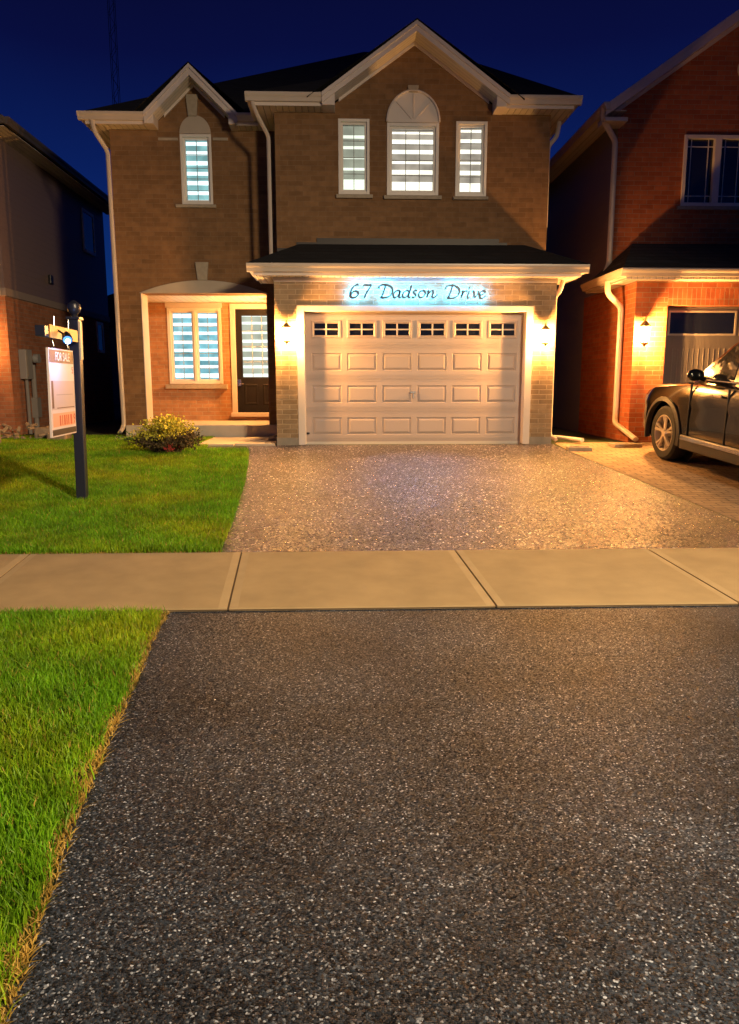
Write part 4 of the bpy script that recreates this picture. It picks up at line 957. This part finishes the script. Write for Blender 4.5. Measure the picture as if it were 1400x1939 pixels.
for yy in (ya_+.32, ya_+.78): q.tube([(px_+.03, yy, armz+.05), (px_+.03, yy+.01, armz+.15)], .006, 6).tube([(px_, yy, armz-.05), (px_+.02, yy, armz-.13), (px_, yy, armz-.15)], .006, 6)
q.build('hook', M['steel'], sp)
# panel
p0 = at(88, 740, 7.25); p1z_top, p1z_bot = armz-.15, armz-.15-.86
ys0, ys1 = ya_+.17, yb2-.10
pan = MB().box(px_-.012, px_+.012, ys0, ys1, p1z_bot, p1z_top).build('sign_panel', mat('sign_white', (.72, .64, .64), .5), sp, bevel=.004)
def pr(y0f, y1f, z0f, z1f, m, name, d=.0135):
    W_ = ys1-ys0-.03; H_ = p1z_top-p1z_bot-.03
    # panel is read from +X side: left edge of the print is at the near end
    return MB().box(px_+.012, px_+d, ys0+.015+W_*y0f, ys0+.015+W_*y1f, p1z_top-.015-H_*z1f, p1z_top-.015-H_*z0f).build(name, m, pan)
pr(0, 1, 0, .15, mat('print_maroon', (.07, .02, .03), .5), 'header')
pr(0, 1, .93, 1, mat('print_black', (.03, .02, .02), .5), 'footer')
pr(.02, 1, .36, .70, mat('print_pale', (.55, .46, .46), .5), 'photo_area')
pr(.03, .10, .36, .68, mat('print_brown', (.12, .05, .04), .5), 'photo_edge', .0145)
pr(.22, .96, .675, .685, bpy.data.materials['print_brown'], 'rule', .0146)
pr(.22, .9, .52, .528, mat('print_grey', (.35, .28, .28), .5), 'rule', .0146)
pr(.04, .98, .74, .90, mat('print_orange_pale', (.80, .42, .28), .5), 'number_band', .0138)
for i, (u, w_) in enumerate(((.30, .05), (.40, .03), (.48, .06), (.58, .04), (.66, .04), (.76, .07))): pr(u, u+w_, .77, .89, mat('print_red', (.62, .10, .04), .5), 'blurred_digit', .0148)
def text(body, size, y, z, m, name, dx=.0150, sx_=1):
    c = bpy.data.curves.new(name, 'FONT'); c.body = body; c.size = size; c.extrude = .0008; c.align_x = 'CENTER'; c.align_y = 'CENTER'
    o = bpy.data.objects.new(name, c); COL.objects.link(o); bpy.context.view_layer.update()
    me = bpy.data.meshes.new_from_object(o.evaluated_get(bpy.context.evaluated_depsgraph_get())); bpy.data.objects.remove(o)
    me.transform(Matrix.Scale(sx_, 4, (1, 0, 0)))
    me.transform(Matrix(((0, 0, 1, px_+dx), (1, 0, 0, y), (0, 1, 0, z), (0, 0, 0, 1))))
    me.materials.clear(); me.materials.append(m)
    o = bpy.data.objects.new(name, me); COL.objects.link(o); o.parent = pan; bpy.context.view_layer.update(); o.matrix_parent_inverse = pan.matrix_world.inverted(); return o
H_ = p1z_top-p1z_bot
text('FOR SALE', .12, (ys0+ys1)/2+.03, p1z_top-.08, mat('print_white', (.85, .85, .85), .5), 'lettering', .0142, .9)
text('5', .10, ys1-.06, p1z_top-H_*.24, bpy.data.materials['print_red'], 'lettering')
text('9', .14, ys1-.06, p1z_top-H_*.82, bpy.data.materials['print_red'], 'lettering', .0152)
# little lamp
sl_ = Vector((px_+.13, ys0+.20, armz-.03))
dv = Vector((.30, -.80, -.45)).normalized()
MB().tube([sl_-dv*.05, sl_, sl_+dv*.09], [.025, .042, .050], 14).tube([sl_+Vector((-.08, 0, .05)), sl_], .010, 6).build('spotlight', M['black'], sp, smooth=True)
MB().tube([sl_+dv*.091, sl_+dv*.105, sl_+dv*.115], [.040, .036, .025], 14).build('spotlight_lens', emis('led_lens', (.10, .30, 1), 2.6), sp)
MB().tube([sl_+dv*.1155, sl_+dv*.125], .022, 12).build('spotlight_led', emis('led_core', (.75, .88, 1), 30), sp)
light('lamp_light', 'POINT', sl_+Vector((.10, -.04, -.22)), 6, (.20, .38, 1), sp, size=.03)
# reverse plate on the post's street side
MB().box(px_+hw, px_+hw+.012, py_-.04, py_+.035, ptop-.42, ptop-.02).build('post_plate', mat('plate_cream', (.5, .46, .36), .5), sp)

sp.rotation_euler = (0, R(1.1), R(3))
# ------------------------------------------------------------------ SUV on the stone driveway
CAR_YAW = R(90+4); 
wc = gp(1258, 872)
suv = thing('parked_car', (0, 0, 0), 'dark glossy SUV parked nose-in on the stone driveway', 'car')
paint = mat('car_paint', (.006, .006, .006), .14, metal=0, coat=.5, spec=.45)
clad = mat('car_cladding', (.035, .033, .03), .45)
glassm = mat('car_glass', (.035, .032, .025), .04, spec=.8)
chrome = mat('chrome', (.75, .72, .68), .12, metal=1)
tyrem = mat('tyre_rubber', (.014, .014, .014), .75)
alloy = mat('alloy', (.60, .54, .46), .38, metal=.45)
import bmesh
ST = [(2.36, .58, .70, .36), (2.30, .77, .84, .28), (2.12, .90, .94, .24), (1.85, .94, 1.00, .22), (1.42, .945, 1.045, .22), (1.05, .95, 1.085, .22), (.6, .95, 1.10, .22), (0, .955, 1.11, .22), (-.7, .955, 1.12, .22), (-1.4, .95, 1.14, .22), (-1.95, .93, 1.15, .24), (-2.25, .88, 1.12, .28), (-2.40, .78, 1.0, .36)]
def section(w, zt_, zb2):
    h = zt_-zb2
    return [(0, zb2), (w-.16, zb2), (w-.05, zb2+.05), (w-.012, zb2+.16), (w-.004, zb2+h*.45), (w-.012, zb2+h*.62), (w, zb2+h*.70), (w-.012, zb2+h*.84), (w-.05, zt_-.045), (w-.11, zt_-.012), (w-.30, zt_+.008), (0, zt_+.03)]
bd = MB(); NS = 12
for (x, w, zt_, zb2) in ST:
    s1 = section(w, zt_, zb2); full = s1+[(-a, c) for a, c in s1[-2:0:-1]]
    bd.v += [(x, y, z) for y, z in full]
NR = 2*NS-2
for i in range(len(ST)-1):
    for k_ in range(NR): a = i*NR+k_; c = i*NR+(k_+1) % NR; bd.f.append((a, c, c+NR, a+NR)); bd.m.append(0)
bd.f.append(tuple(range(NR))); bd.m.append(0); bd.f.append(tuple(range((len(ST)-1)*NR, len(ST)*NR))[::-1]); bd.m.append(0)
body = bd.build('body', paint, suv, smooth=True)
AX_F, AX_R, WR = 1.45, -1.42, .37
cutb = MB()
for axx in (AX_F, AX_R):
    for sgn in (-1, 1): cutb.tube([(axx, sgn*.66, WR), (axx, sgn*1.1, WR)], .435, 40)
cut = cutb.build('cutter', paint)
md = body.modifiers.new('cut', 'BOOLEAN'); md.object = cut; md.operation = 'DIFFERENCE'; md.solver = 'EXACT'
bpy.context.view_layer.update(); dg = bpy.context.evaluated_depsgraph_get()
newme = bpy.data.meshes.new_from_object(body.evaluated_get(dg)); body.modifiers.clear(); body.data = newme
bpy.data.objects.remove(cut)
newme.polygons.foreach_set('use_smooth', [True]*len(newme.polygons))
try: newme.set_sharp_from_angle(angle=R(32))
except Exception: pass
# cabin
CB = [(1.08, .80, 1.08), (.95, .86, 1.09), (-2.15, .84, 1.13), (-2.32, .74, 1.12)]
cab = MB()
lev = [  # z, x front, x rear, half width front, half width rear
 (1.07, 1.12, -2.34, .80, .78, .865), (1.30, .80, -2.27, .74, .74, .81), (1.50, .47, -2.15, .67, .68, .745), (1.62, .20, -2.0, .60, .62, .69), (1.685, -.10, -1.8, .50, .52, .61)]
lev = [(1.07+(l[0]-1.07)*1.17, l[1]*1.02, *l[2:]) for l in lev]
for (z, xf, xr, wf, wr, wm) in lev:
    half = [(xf, 0), (xf-.02, wf*.5), (xf-.10, wf), (xf-.30, wm-.015), (xf-.55, wm), (-.6, wm+.005), (-1.4, wm), (xr+.30, wr+.04), (xr+.08, wr-.06), (xr, wr*.5), (xr, 0)]
    full = half+[(a, -c) for a, c in half[-2:0:-1]]
    cab.v += [(a, c, z+(.02 if abs(c) < .1 and z > 1.6 else 0)) for a, c in full]
NC = 20
for i in range(len(lev)-1):
    for k_ in range(NC): a = i*NC+k_; c = i*NC+(k_+1) % NC; cab.f.append((a, c, c+NC, a+NC)); cab.m.append(0)
cab.f.append(tuple(range((len(lev)-1)*NC, len(lev)*NC))); cab.m.append(0)
cab.build('cabin', paint, suv, smooth=True)
# glazing lies on the cabin skin
def wside(z):
    zs_ = [l[0] for l in lev]; return float(np.interp(z, zs_, [l[5] for l in lev]))
def sideglass(poly, name, m, off=.006, parent=None):
    poly = [(p[0], 1.07+(p[1]-1.07)*1.17) for p in poly]
    for sgn in (1, -1):
        q = MB(); n = len(poly)
        # subdivide vertically by using fan of strips
        xs_ = sorted({p[0] for p in poly}); 
        def zr(x):
            L = []
            for i in range(n):
                a, c = poly[i], poly[(i+1) % n]
                if a[0] != c[0] and min(a[0], c[0])-1e-6 <= x <= max(a[0], c[0])+1e-6: L.append(a[1]+(c[1]-a[1])*(x-a[0])/(c[0]-a[0]))
                elif a[0] == c[0] and abs(a[0]-x) < 1e-6: L += [a[1], c[1]]
            return min(L), max(L)
        xx = np.linspace(xs_[0], xs_[-1], 15); 
        for a, c in zip(xx[:-1], xx[1:]):
            (l0, h0_), (l1, h1_) = zr(a), zr(c)
            for t0, t1 in ((0, .25), (.25, .5), (.5, .75), (.75, 1)):
                def pt(x, lo_, hi, t): z = lo_+(hi-lo_)*t; return (x, sgn*(wside(z)+off), z)
                q.quad(pt(a, l0, h0_, t0), pt(c, l1, h1_, t0), pt(c, l1, h1_, t1), pt(a, l0, h0_, t1))
        q.build(name, m, parent or suv, smooth=True)
sideglass([(.74, 1.15), (.02, 1.15), (.0, 1.57), (.10, 1.57)], 'window', glassm, .010)
sideglass([(-.06, 1.15), (-.98, 1.17), (-.95, 1.59), (-.06, 1.58)], 'window', glassm, .010)
sideglass([(-1.05, 1.17), (-1.85, 1.19), (-1.65, 1.55), (-1.03, 1.59)], 'window', glassm, .010)
ws = MB()
for i in range(8):
    y0, y1 = -.66+i*.165, -.66+(i+1)*.165
    def wp(y, t):
        z = 1.10+(1.66-1.10)*t; xf = float(np.interp(z, [l[0] for l in lev], [l[1] for l in lev])); sc2 = 1-.22*t
        return (xf+.012-.10*abs(y/.66)**3*.9, y*sc2, z+.008)
    for t0, t1 in ((0, .33), (.33, .66), (.66, 1)): ws.quad(wp(y0, t0), wp(y1, t0), wp(y1, t1), wp(y0, t1))
ws.build('windscreen', glassm, suv, smooth=True)
for sgn in (1, -1):
    # belt chrome, roof rail, sill trim
    MB().tube([(.80, sgn*.872, 1.128), (0, sgn*.874, 1.135), (-1.2, sgn*.87, 1.15), (-1.9, sgn*.855, 1.17)], .010, 6).build('belt_moulding', chrome, suv, smooth=True)
    MB().tube([(.02, sgn*.62, 1.755), (-.15, sgn*.62, 1.815), (-1.6, sgn*.62, 1.82), (-1.75, sgn*.62, 1.77)], .018, 8).build('roof_rail', chrome, suv, smooth=True)
    MB().box(.93, -.92, sgn*.945, sgn*.968, .24, .42).build('sill', clad, suv, bevel=.012)
    MB().box(.90, -.88, sgn*.970, sgn*.984, .36, .41).build('sill_trim', chrome, suv, bevel=.003)
    for axx in (AX_F, AX_R):
        q = MB(); n = 22
        def ap(a, r_, y): return (axx+r_*math.cos(a), y, WR+r_*math.sin(a))
        y_in, y_out = sgn*.90, sgn*.972
        for i in range(n):
            a0 = R(-14)+R(208)*i/n; a1 = R(-14)+R(208)*(i+1)/n
            q.quad(ap(a0, .432, y_in), ap(a1, .432, y_in), ap(a1, .432, y_out), ap(a0, .432, y_out)); q.quad(ap(a0, .432, y_out), ap(a1, .432, y_out), ap(a1, .485, y_out-sgn*.012), ap(a0, .485, y_out-sgn*.012)); q.quad(ap(a0, .485, y_out-sgn*.012), ap(a1, .485, y_out-sgn*.012), ap(a1, .492, y_in), ap(a0, .492, y_in))
        q.build('wheel_arch', clad, suv, smooth=True)
        MB().tube([(axx, sgn*.67, WR), (axx, sgn*.665, WR)], .43, 24).build('wheel_well', M['dark'], suv)
        # wheel
        prof = [(.235, .70), (.33, .69), (.362, .715), (.370, .76), (.370, .86), (.362, .905), (.33, .93), (.245, .925), (.238, .90)]
        wq = MB(); nseg = 40
        for r_, y in prof:
            for k_ in range(nseg): a = 2*math.pi*k_/nseg; wq.v.append((axx+r_*math.cos(a), sgn*y, WR+r_*math.sin(a)))
        for i in range(len(prof)-1):
            for k_ in range(nseg): a = i*nseg+k_; c = i*nseg+(k_+1) % nseg; wq.f.append((a, c, c+nseg, a+nseg)); wq.m.append(0)
        wroot = MB().tube([(axx, sgn*.70, WR), (axx, sgn*.885, WR)], .055, 16).build('wheel', alloy, suv)
        wq.build('tyre', tyrem, wroot, smooth=True)
        rq = MB()
        prof2 = [(.236, .80), (.240, .915), (.250, .922), (.236, .925), (.222, .905), (.220, .80)]; o0 = len(rq.v)
        for r_, y in prof2:
            for k_ in range(nseg): a = 2*math.pi*k_/nseg; rq.v.append((axx+r_*math.cos(a), sgn*y, WR+r_*math.sin(a)))
        for i in range(len(prof2)-1):
            for k_ in range(nseg): a = i*nseg+k_; c = i*nseg+(k_+1) % nseg; rq.f.append((a, c, c+nseg, a+nseg)); rq.m.append(0)
        for s_ in range(5):
            for dd in (-.17, .17):
                a = 2*math.pi*s_/5+R(18); a2 = a+dd; a1 = a+dd*.5
                c1 = Vector((math.cos(a1), 0, math.sin(a1))); c2 = Vector((math.cos(a2), 0, math.sin(a2)))
                rq.tube([Vector((axx, sgn*.902, WR))+c1*.045, Vector((axx, sgn*.900, WR))+(c1+c2)*.5*.14, Vector((axx, sgn*.912, WR))+c2*.232], [.026, .019, .026], 6, flat=.7)
        rq.tube([(axx, sgn*.885, WR), (axx, sgn*.925, WR)], [.062, .045], 14)
        rq.build('rim', alloy, wroot, smooth=True)
        MB().tube([(axx, sgn*.80, WR), (axx, sgn*.81, WR)], .16, 20).build('brake_disc', mat('brake', (.1, .09, .08), .4, metal=.8), wroot)
    # mirror
    mr_ = MB(); bmx = bmesh.new(); bmesh.ops.create_icosphere(bmx, subdivisions=3, radius=1)
    for v in bmx.verts: mr_.v.append((.62+v.co.x*.06-.03*abs(v.co.y), sgn*(1.02+v.co.y*.11), 1.19+v.co.z*.075))
    for f__ in bmx.faces: mr_.f.append(tuple(v.index for v in f__.verts)); mr_.m.append(0)
    bmx.free(); mr_.tube([(.66, sgn*.86, 1.13), (.64, sgn*.95, 1.16)], .03, 8); mr_.build('mirror', paint, suv, smooth=True)
    # headlight and tail light
    MB().add([(2.20, sgn*.80, .80), (2.31, sgn*.60, .78), (2.30, sgn*.60, .68), (2.18, sgn*.845, .70), (1.88, sgn*.925, .83), (1.88, sgn*.928, .78)], [(0, 1, 2, 3), (0, 3, 5, 4)]).build('headlight', mat('lamp_plastic', (.12, .12, .12), .1), suv)
    MB().box(-2.33, -2.20, sgn*.70, sgn*.90, .85, 1.08).build('tail_light', mat('tail_red', (.3, .01, .01), .15), suv, bevel=.02)
    # door seams and handles
    q = MB()
    for xs2, lo_ in ((.80, .36), (-.04, .36), (-1.0, .50)): 
        for za, zc in ((lo_, .62), (.62, .85), (.85, 1.07)): q.box(xs2-.004, xs2+.004, sgn*.93, sgn*.9575, za, zc)
    q.build('door_seam', M['dark'], suv)
    for hx2 in (.14, -.84): MB().box(hx2-.09, hx2+.09, sgn*.958, sgn*.985, .955, .985).build('door_handle', chrome, suv, bevel=.008)
MB().box(2.28, 2.40, -.45, .45, .45, .68).build('grille', M['black'], suv, bevel=.02)
# place the car: the left front wheel stands at the measured point
slope = math.atan(.065)
rot = Matrix.Rotation(CAR_YAW, 4, 'Z') @ Matrix.Rotation(-slope, 4, 'Y')
wl = rot @ Vector((AX_F, .93, 0))
CS = 1.06
suv.matrix_world = Matrix.Translation(Vector((wc.x-.06, wc.y, GZ(wc.y)+.012))-wl*CS) @ rot @ Matrix.Scale(CS, 4)

# ------------------------------------------------------------------ shrub
sh = thing('shrub', gp(310, 858), 'low rounded shrub with yellow-green tips and brown stems before the porch', 'shrub')
sc_ = gp(308, 866); sx_c, sy_c, sz_c = sc_.x, sc_.y+.35, GZ(sc_.y)
lf, lf2, tw = MB(), MB(), MB()
def leaf(mb, p, s):
    d = Vector((random.gauss(0, 1), random.gauss(0, 1), random.gauss(0, .8))).normalized(); u = d.cross(Vector((random.gauss(0, 1), random.gauss(0, 1), random.gauss(0, 1)))).normalized()*s*.38
    mb.add([p, p+d*s*.5+u, p+d*s, p+d*s*.5-u], [(0, 1, 2, 3)])
for i in range(170):
    a = random.uniform(0, 2*math.pi); el = random.random()**.6; rx = .60*random.uniform(.75, 1.0); 
    tip = Vector((sx_c+math.cos(a)*rx*math.sin(el*1.35), sy_c+math.sin(a)*.42*math.sin(el*1.35), sz_c+.56*math.cos(el*1.30)*random.uniform(.86, 1.02)+.04))
    base = Vector((sx_c+random.uniform(-.2, .2), sy_c+random.uniform(-.12, .12), sz_c))
    mid = base.lerp(tip, .5)+Vector((random.uniform(-.05, .05), random.uniform(-.05, .05), .05))
    tw.tube([base, mid, tip], [.006, .004, .002], 4, cap=False)
    for j in range(44):
        t = random.uniform(.45, 1.05); p = base.lerp(mid, t*2) if t < .5 else mid.lerp(tip, t*2-1)
        p = p+Vector((random.gauss(0, .035), random.gauss(0, .035), random.gauss(0, .03)))
        if p.z < sz_c+.02: continue
        upper = (p.z-sz_c) > .22+.12*random.random()+.25*max(0, (p.x-sx_c))
        leaf(lf if upper else lf2, p, random.uniform(.022, .045))
lf.build('foliage', mat('leaf_yellow', (.52, .48, .04), .6, var=.4, vscale=20), sh, label='yellow-green upper leaves')
lf2.build('foliage', mat('leaf_brown', (.085, .06, .022), .7, var=.5, vscale=20), sh, label='brown and dull green lower leaves')
tw.build('stem', mat('twig', (.12, .07, .04), .8), sh)
fm_ = MB()
for i in range(60):
    p = Vector((sx_c+.12+random.gauss(0, .05), sy_c-.36+random.gauss(0, .03), sz_c+.14+random.gauss(0, .03))); leaf(fm_, p, .03)
fm_.build('flower', mat('red_flower', (.42, .05, .04), .6), sh)
# a weed with pale leaves left of the shrub
wd_ = thing('weed', gp(236, 842), 'small pale-leaved weed in the lawn left of the shrub', 'plant'); q = MB()
for i in range(120):
    p = gp(236, 842)+Vector((random.gauss(0, .13), .3+random.gauss(0, .08), abs(random.gauss(.08, .05)))); leaf(q, p, random.uniform(.03, .055))
q.build('foliage', mat('weed_leaf', (.10, .17, .06), .6), wd_)

# ------------------------------------------------------------------ grass blades
def grass(name, xs, ysn, zs, h, w, straw, label):
    n = len(xs); a = rng.uniform(0, 2*np.pi, n); lean = rng.gamma(2., .22, n)*h; la = rng.uniform(0, 2*np.pi, n)
    s_ = (rng.uniform(0, 1, n) < straw)[:, None]; hh = h*rng.uniform(.6, 1.25, n)*np.where(s_[:, 0] & (straw > .05), .45, 1); ww = w*rng.uniform(.7, 1.3, n)
    dx, dy = np.cos(a)*ww/2, np.sin(a)*ww/2; lx, ly = np.cos(la)*lean, np.sin(la)*lean
    V = np.zeros((n, 5, 3))
    V[:, 0] = np.stack([xs-dx, ysn-dy, zs], 1); V[:, 1] = np.stack([xs+dx, ysn+dy, zs], 1)
    V[:, 2] = np.stack([xs+dx*.8+lx*.35, ysn+dy*.8+ly*.35, zs+hh*.6], 1); V[:, 3] = np.stack([xs-dx*.8+lx*.35, ysn-dy*.8+ly*.35, zs+hh*.6], 1)
    V[:, 4] = np.stack([xs+lx, ysn+ly, zs+hh*.98], 1)
    base = (np.arange(n)*5)[:, None]
    q = (base+np.array([0, 1, 2, 3])).astype(np.int32); t = (base+np.array([3, 2, 4])).astype(np.int32)
    me = bpy.data.meshes.new(name); me.vertices.add(n*5); me.vertices.foreach_set('co', V.reshape(-1))
    loops = np.concatenate([q.reshape(-1), t.reshape(-1)]); me.loops.add(len(loops)); me.loops.foreach_set('vertex_index', loops)
    me.polygons.add(2*n); st = np.concatenate([np.arange(n)*4, n*4+np.arange(n)*3]); me.polygons.foreach_set('loop_start', st.astype(np.int32))
    me.update(calc_edges=True); me.validate()
    c = np.zeros((n, 5, 4), np.float32); u = rng.uniform(0, 1, n); v = rng.uniform(.6, 1.4, n)*(1+.22*np.sin(xs*9+2*np.sin(ysn*5))*np.sin(ysn*8+1.5*np.sin(xs*6)))
    pat = .5+.5*np.sin(xs*2.3+1.7*np.sin(ysn*1.9))*np.sin(ysn*2.7+xs)       # patches of yellower turf
    g1, g2, stc = np.array([.105, .36, .010]), np.array([.36, .42, .012]), np.array([.50, .34, .08])
    mixv = np.clip(.25*u+.9*pat*pat*(.4+.6*u)+.06, 0, 1)[:, None]; col = (g1*(1-mixv)+g2*mixv)*v[:, None]
    col = np.where(s_, stc*v[:, None], col)
    c[:, :, :3] = col[:, None, :]; c[:, :, 3] = 1
    at_ = me.color_attributes.new('blade', 'FLOAT_COLOR', 'POINT'); at_.data.foreach_set('color', c.reshape(-1))
    me.materials.append(gm); o = bpy.data.objects.new(name, me); COL.objects.link(o); return tag(o, label, 'grass', kind='stuff')
gm = bpy.data.materials.new('grass_blade'); gm.use_nodes = True; n = gm.node_tree; b_ = n.nodes['Principled BSDF']
at2 = n.nodes.new('ShaderNodeAttribute'); at2.attribute_name = 'blade'; n.links.new(at2.outputs['Color'], b_.inputs['Base Color']); b_.inputs['Roughness'].default_value = .5; b_.inputs['Specular IOR Level'].default_value = .35
tr = n.nodes.new('ShaderNodeBsdfTranslucent'); n.links.new(at2.outputs['Color'], tr.inputs[0]); mxs = n.nodes.new('ShaderNodeMixShader'); mxs.inputs[0].default_value = .3
n.links.new(b_.outputs[0], mxs.inputs[1]); n.links.new(tr.outputs[0], mxs.inputs[2]); n.links.new(mxs.outputs[0], n.nodes['Material Output'].inputs[0])
# near boulevard
N = 150000
yy = rng.uniform(1.0, 4.86, N); ed = np.array([apron_edge(y) for y in yy]); xx = ed-rng.uniform(-.015, 1, N)**1.0*(1.0+.42*yy)
dist = ed-xx; st = np.clip(1.15-dist/(.066+.022*np.sin(yy*5)+.018*np.sin(yy*13+2)), 0, 1)*.9+.03+.35*(np.sin(xx*3.1+yy*1.3)*np.sin(yy*2.2-xx) > .72)
zz = np.array([GZ(y) for y in yy])
kp = dist > -.01
grass('boulevard_grass', xx[kp], yy[kp], zz[kp], .06, .0042, st[kp], 'bright lush grass left of the near asphalt, before the sidewalk')
# front lawn
N = 260000
yy = 6.33+(14.4-6.33)*rng.uniform(0, 1, N)**1.15; ed = np.array([up_edge(y) if y < 12.3 else min(-2.36, 0) for y in yy]); ed = np.where((yy > 11.9) & (yy <= 12.3), np.minimum(ed, -2.2), ed)
left = -.50*yy-.6; xx = ed-rng.uniform(-.01, 1, N)*(ed-left)
zz = np.array([GZ(y) for y in yy]); kp = ~((yy > 13.95) & (xx > -4.0))
st = np.clip(1-(yy-6.33)/.06, 0, 1)*.6+.03
grass('front_lawn_grass', xx[kp], yy[kp], zz[kp], .055, .007, st[kp], 'mown front lawn between the sidewalk and the houses')

# ------------------------------------------------------------------ street lamp behind the viewer
LX, LY, LZ = 5.6, -2.5, 5.6
stl = thing('street_lamp', (LX+.9, LY-.3, GZ(-1)), 'tall street lamp on the kerb behind the viewer', 'street lamp')
MB().tube([(LX+.9, LY-.3, -.06), (LX+.9, LY-.3, 5.4)], [.09, .05], 12).tube([(LX+.9, LY-.3, 5.2), (LX+.5, LY-.15, 5.7), (LX, LY, 5.78)], .03, 8).build('pole', mat('lamp_pole', (.2, .2, .2), .5, metal=.5), stl, smooth=True)
MB().box(LX-.3, LX+.3, LY-.12, LY+.12, 5.73, 5.82).build('lamp_head', mat('lamp_head', (.2, .2, .2), .5), stl, bevel=.02)
MB().box(LX-.18, LX+.18, LY-.08, LY+.08, 5.718, 5.729).build('lamp_lens', emis('street_lens', (1, .6, .28), 20), stl)
tgt = Vector((-.4, 6.3, 0)); o = light('lamp_light', 'SPOT', (LX, LY, 5.62), 8600, (1, .74, .44), stl, size=.6, spot_size=R(86), spot_blend=1.0)
o.rotation_euler = (tgt-Vector((LX, LY, 5.62))).to_track_quat('-Z', 'Y').to_euler()
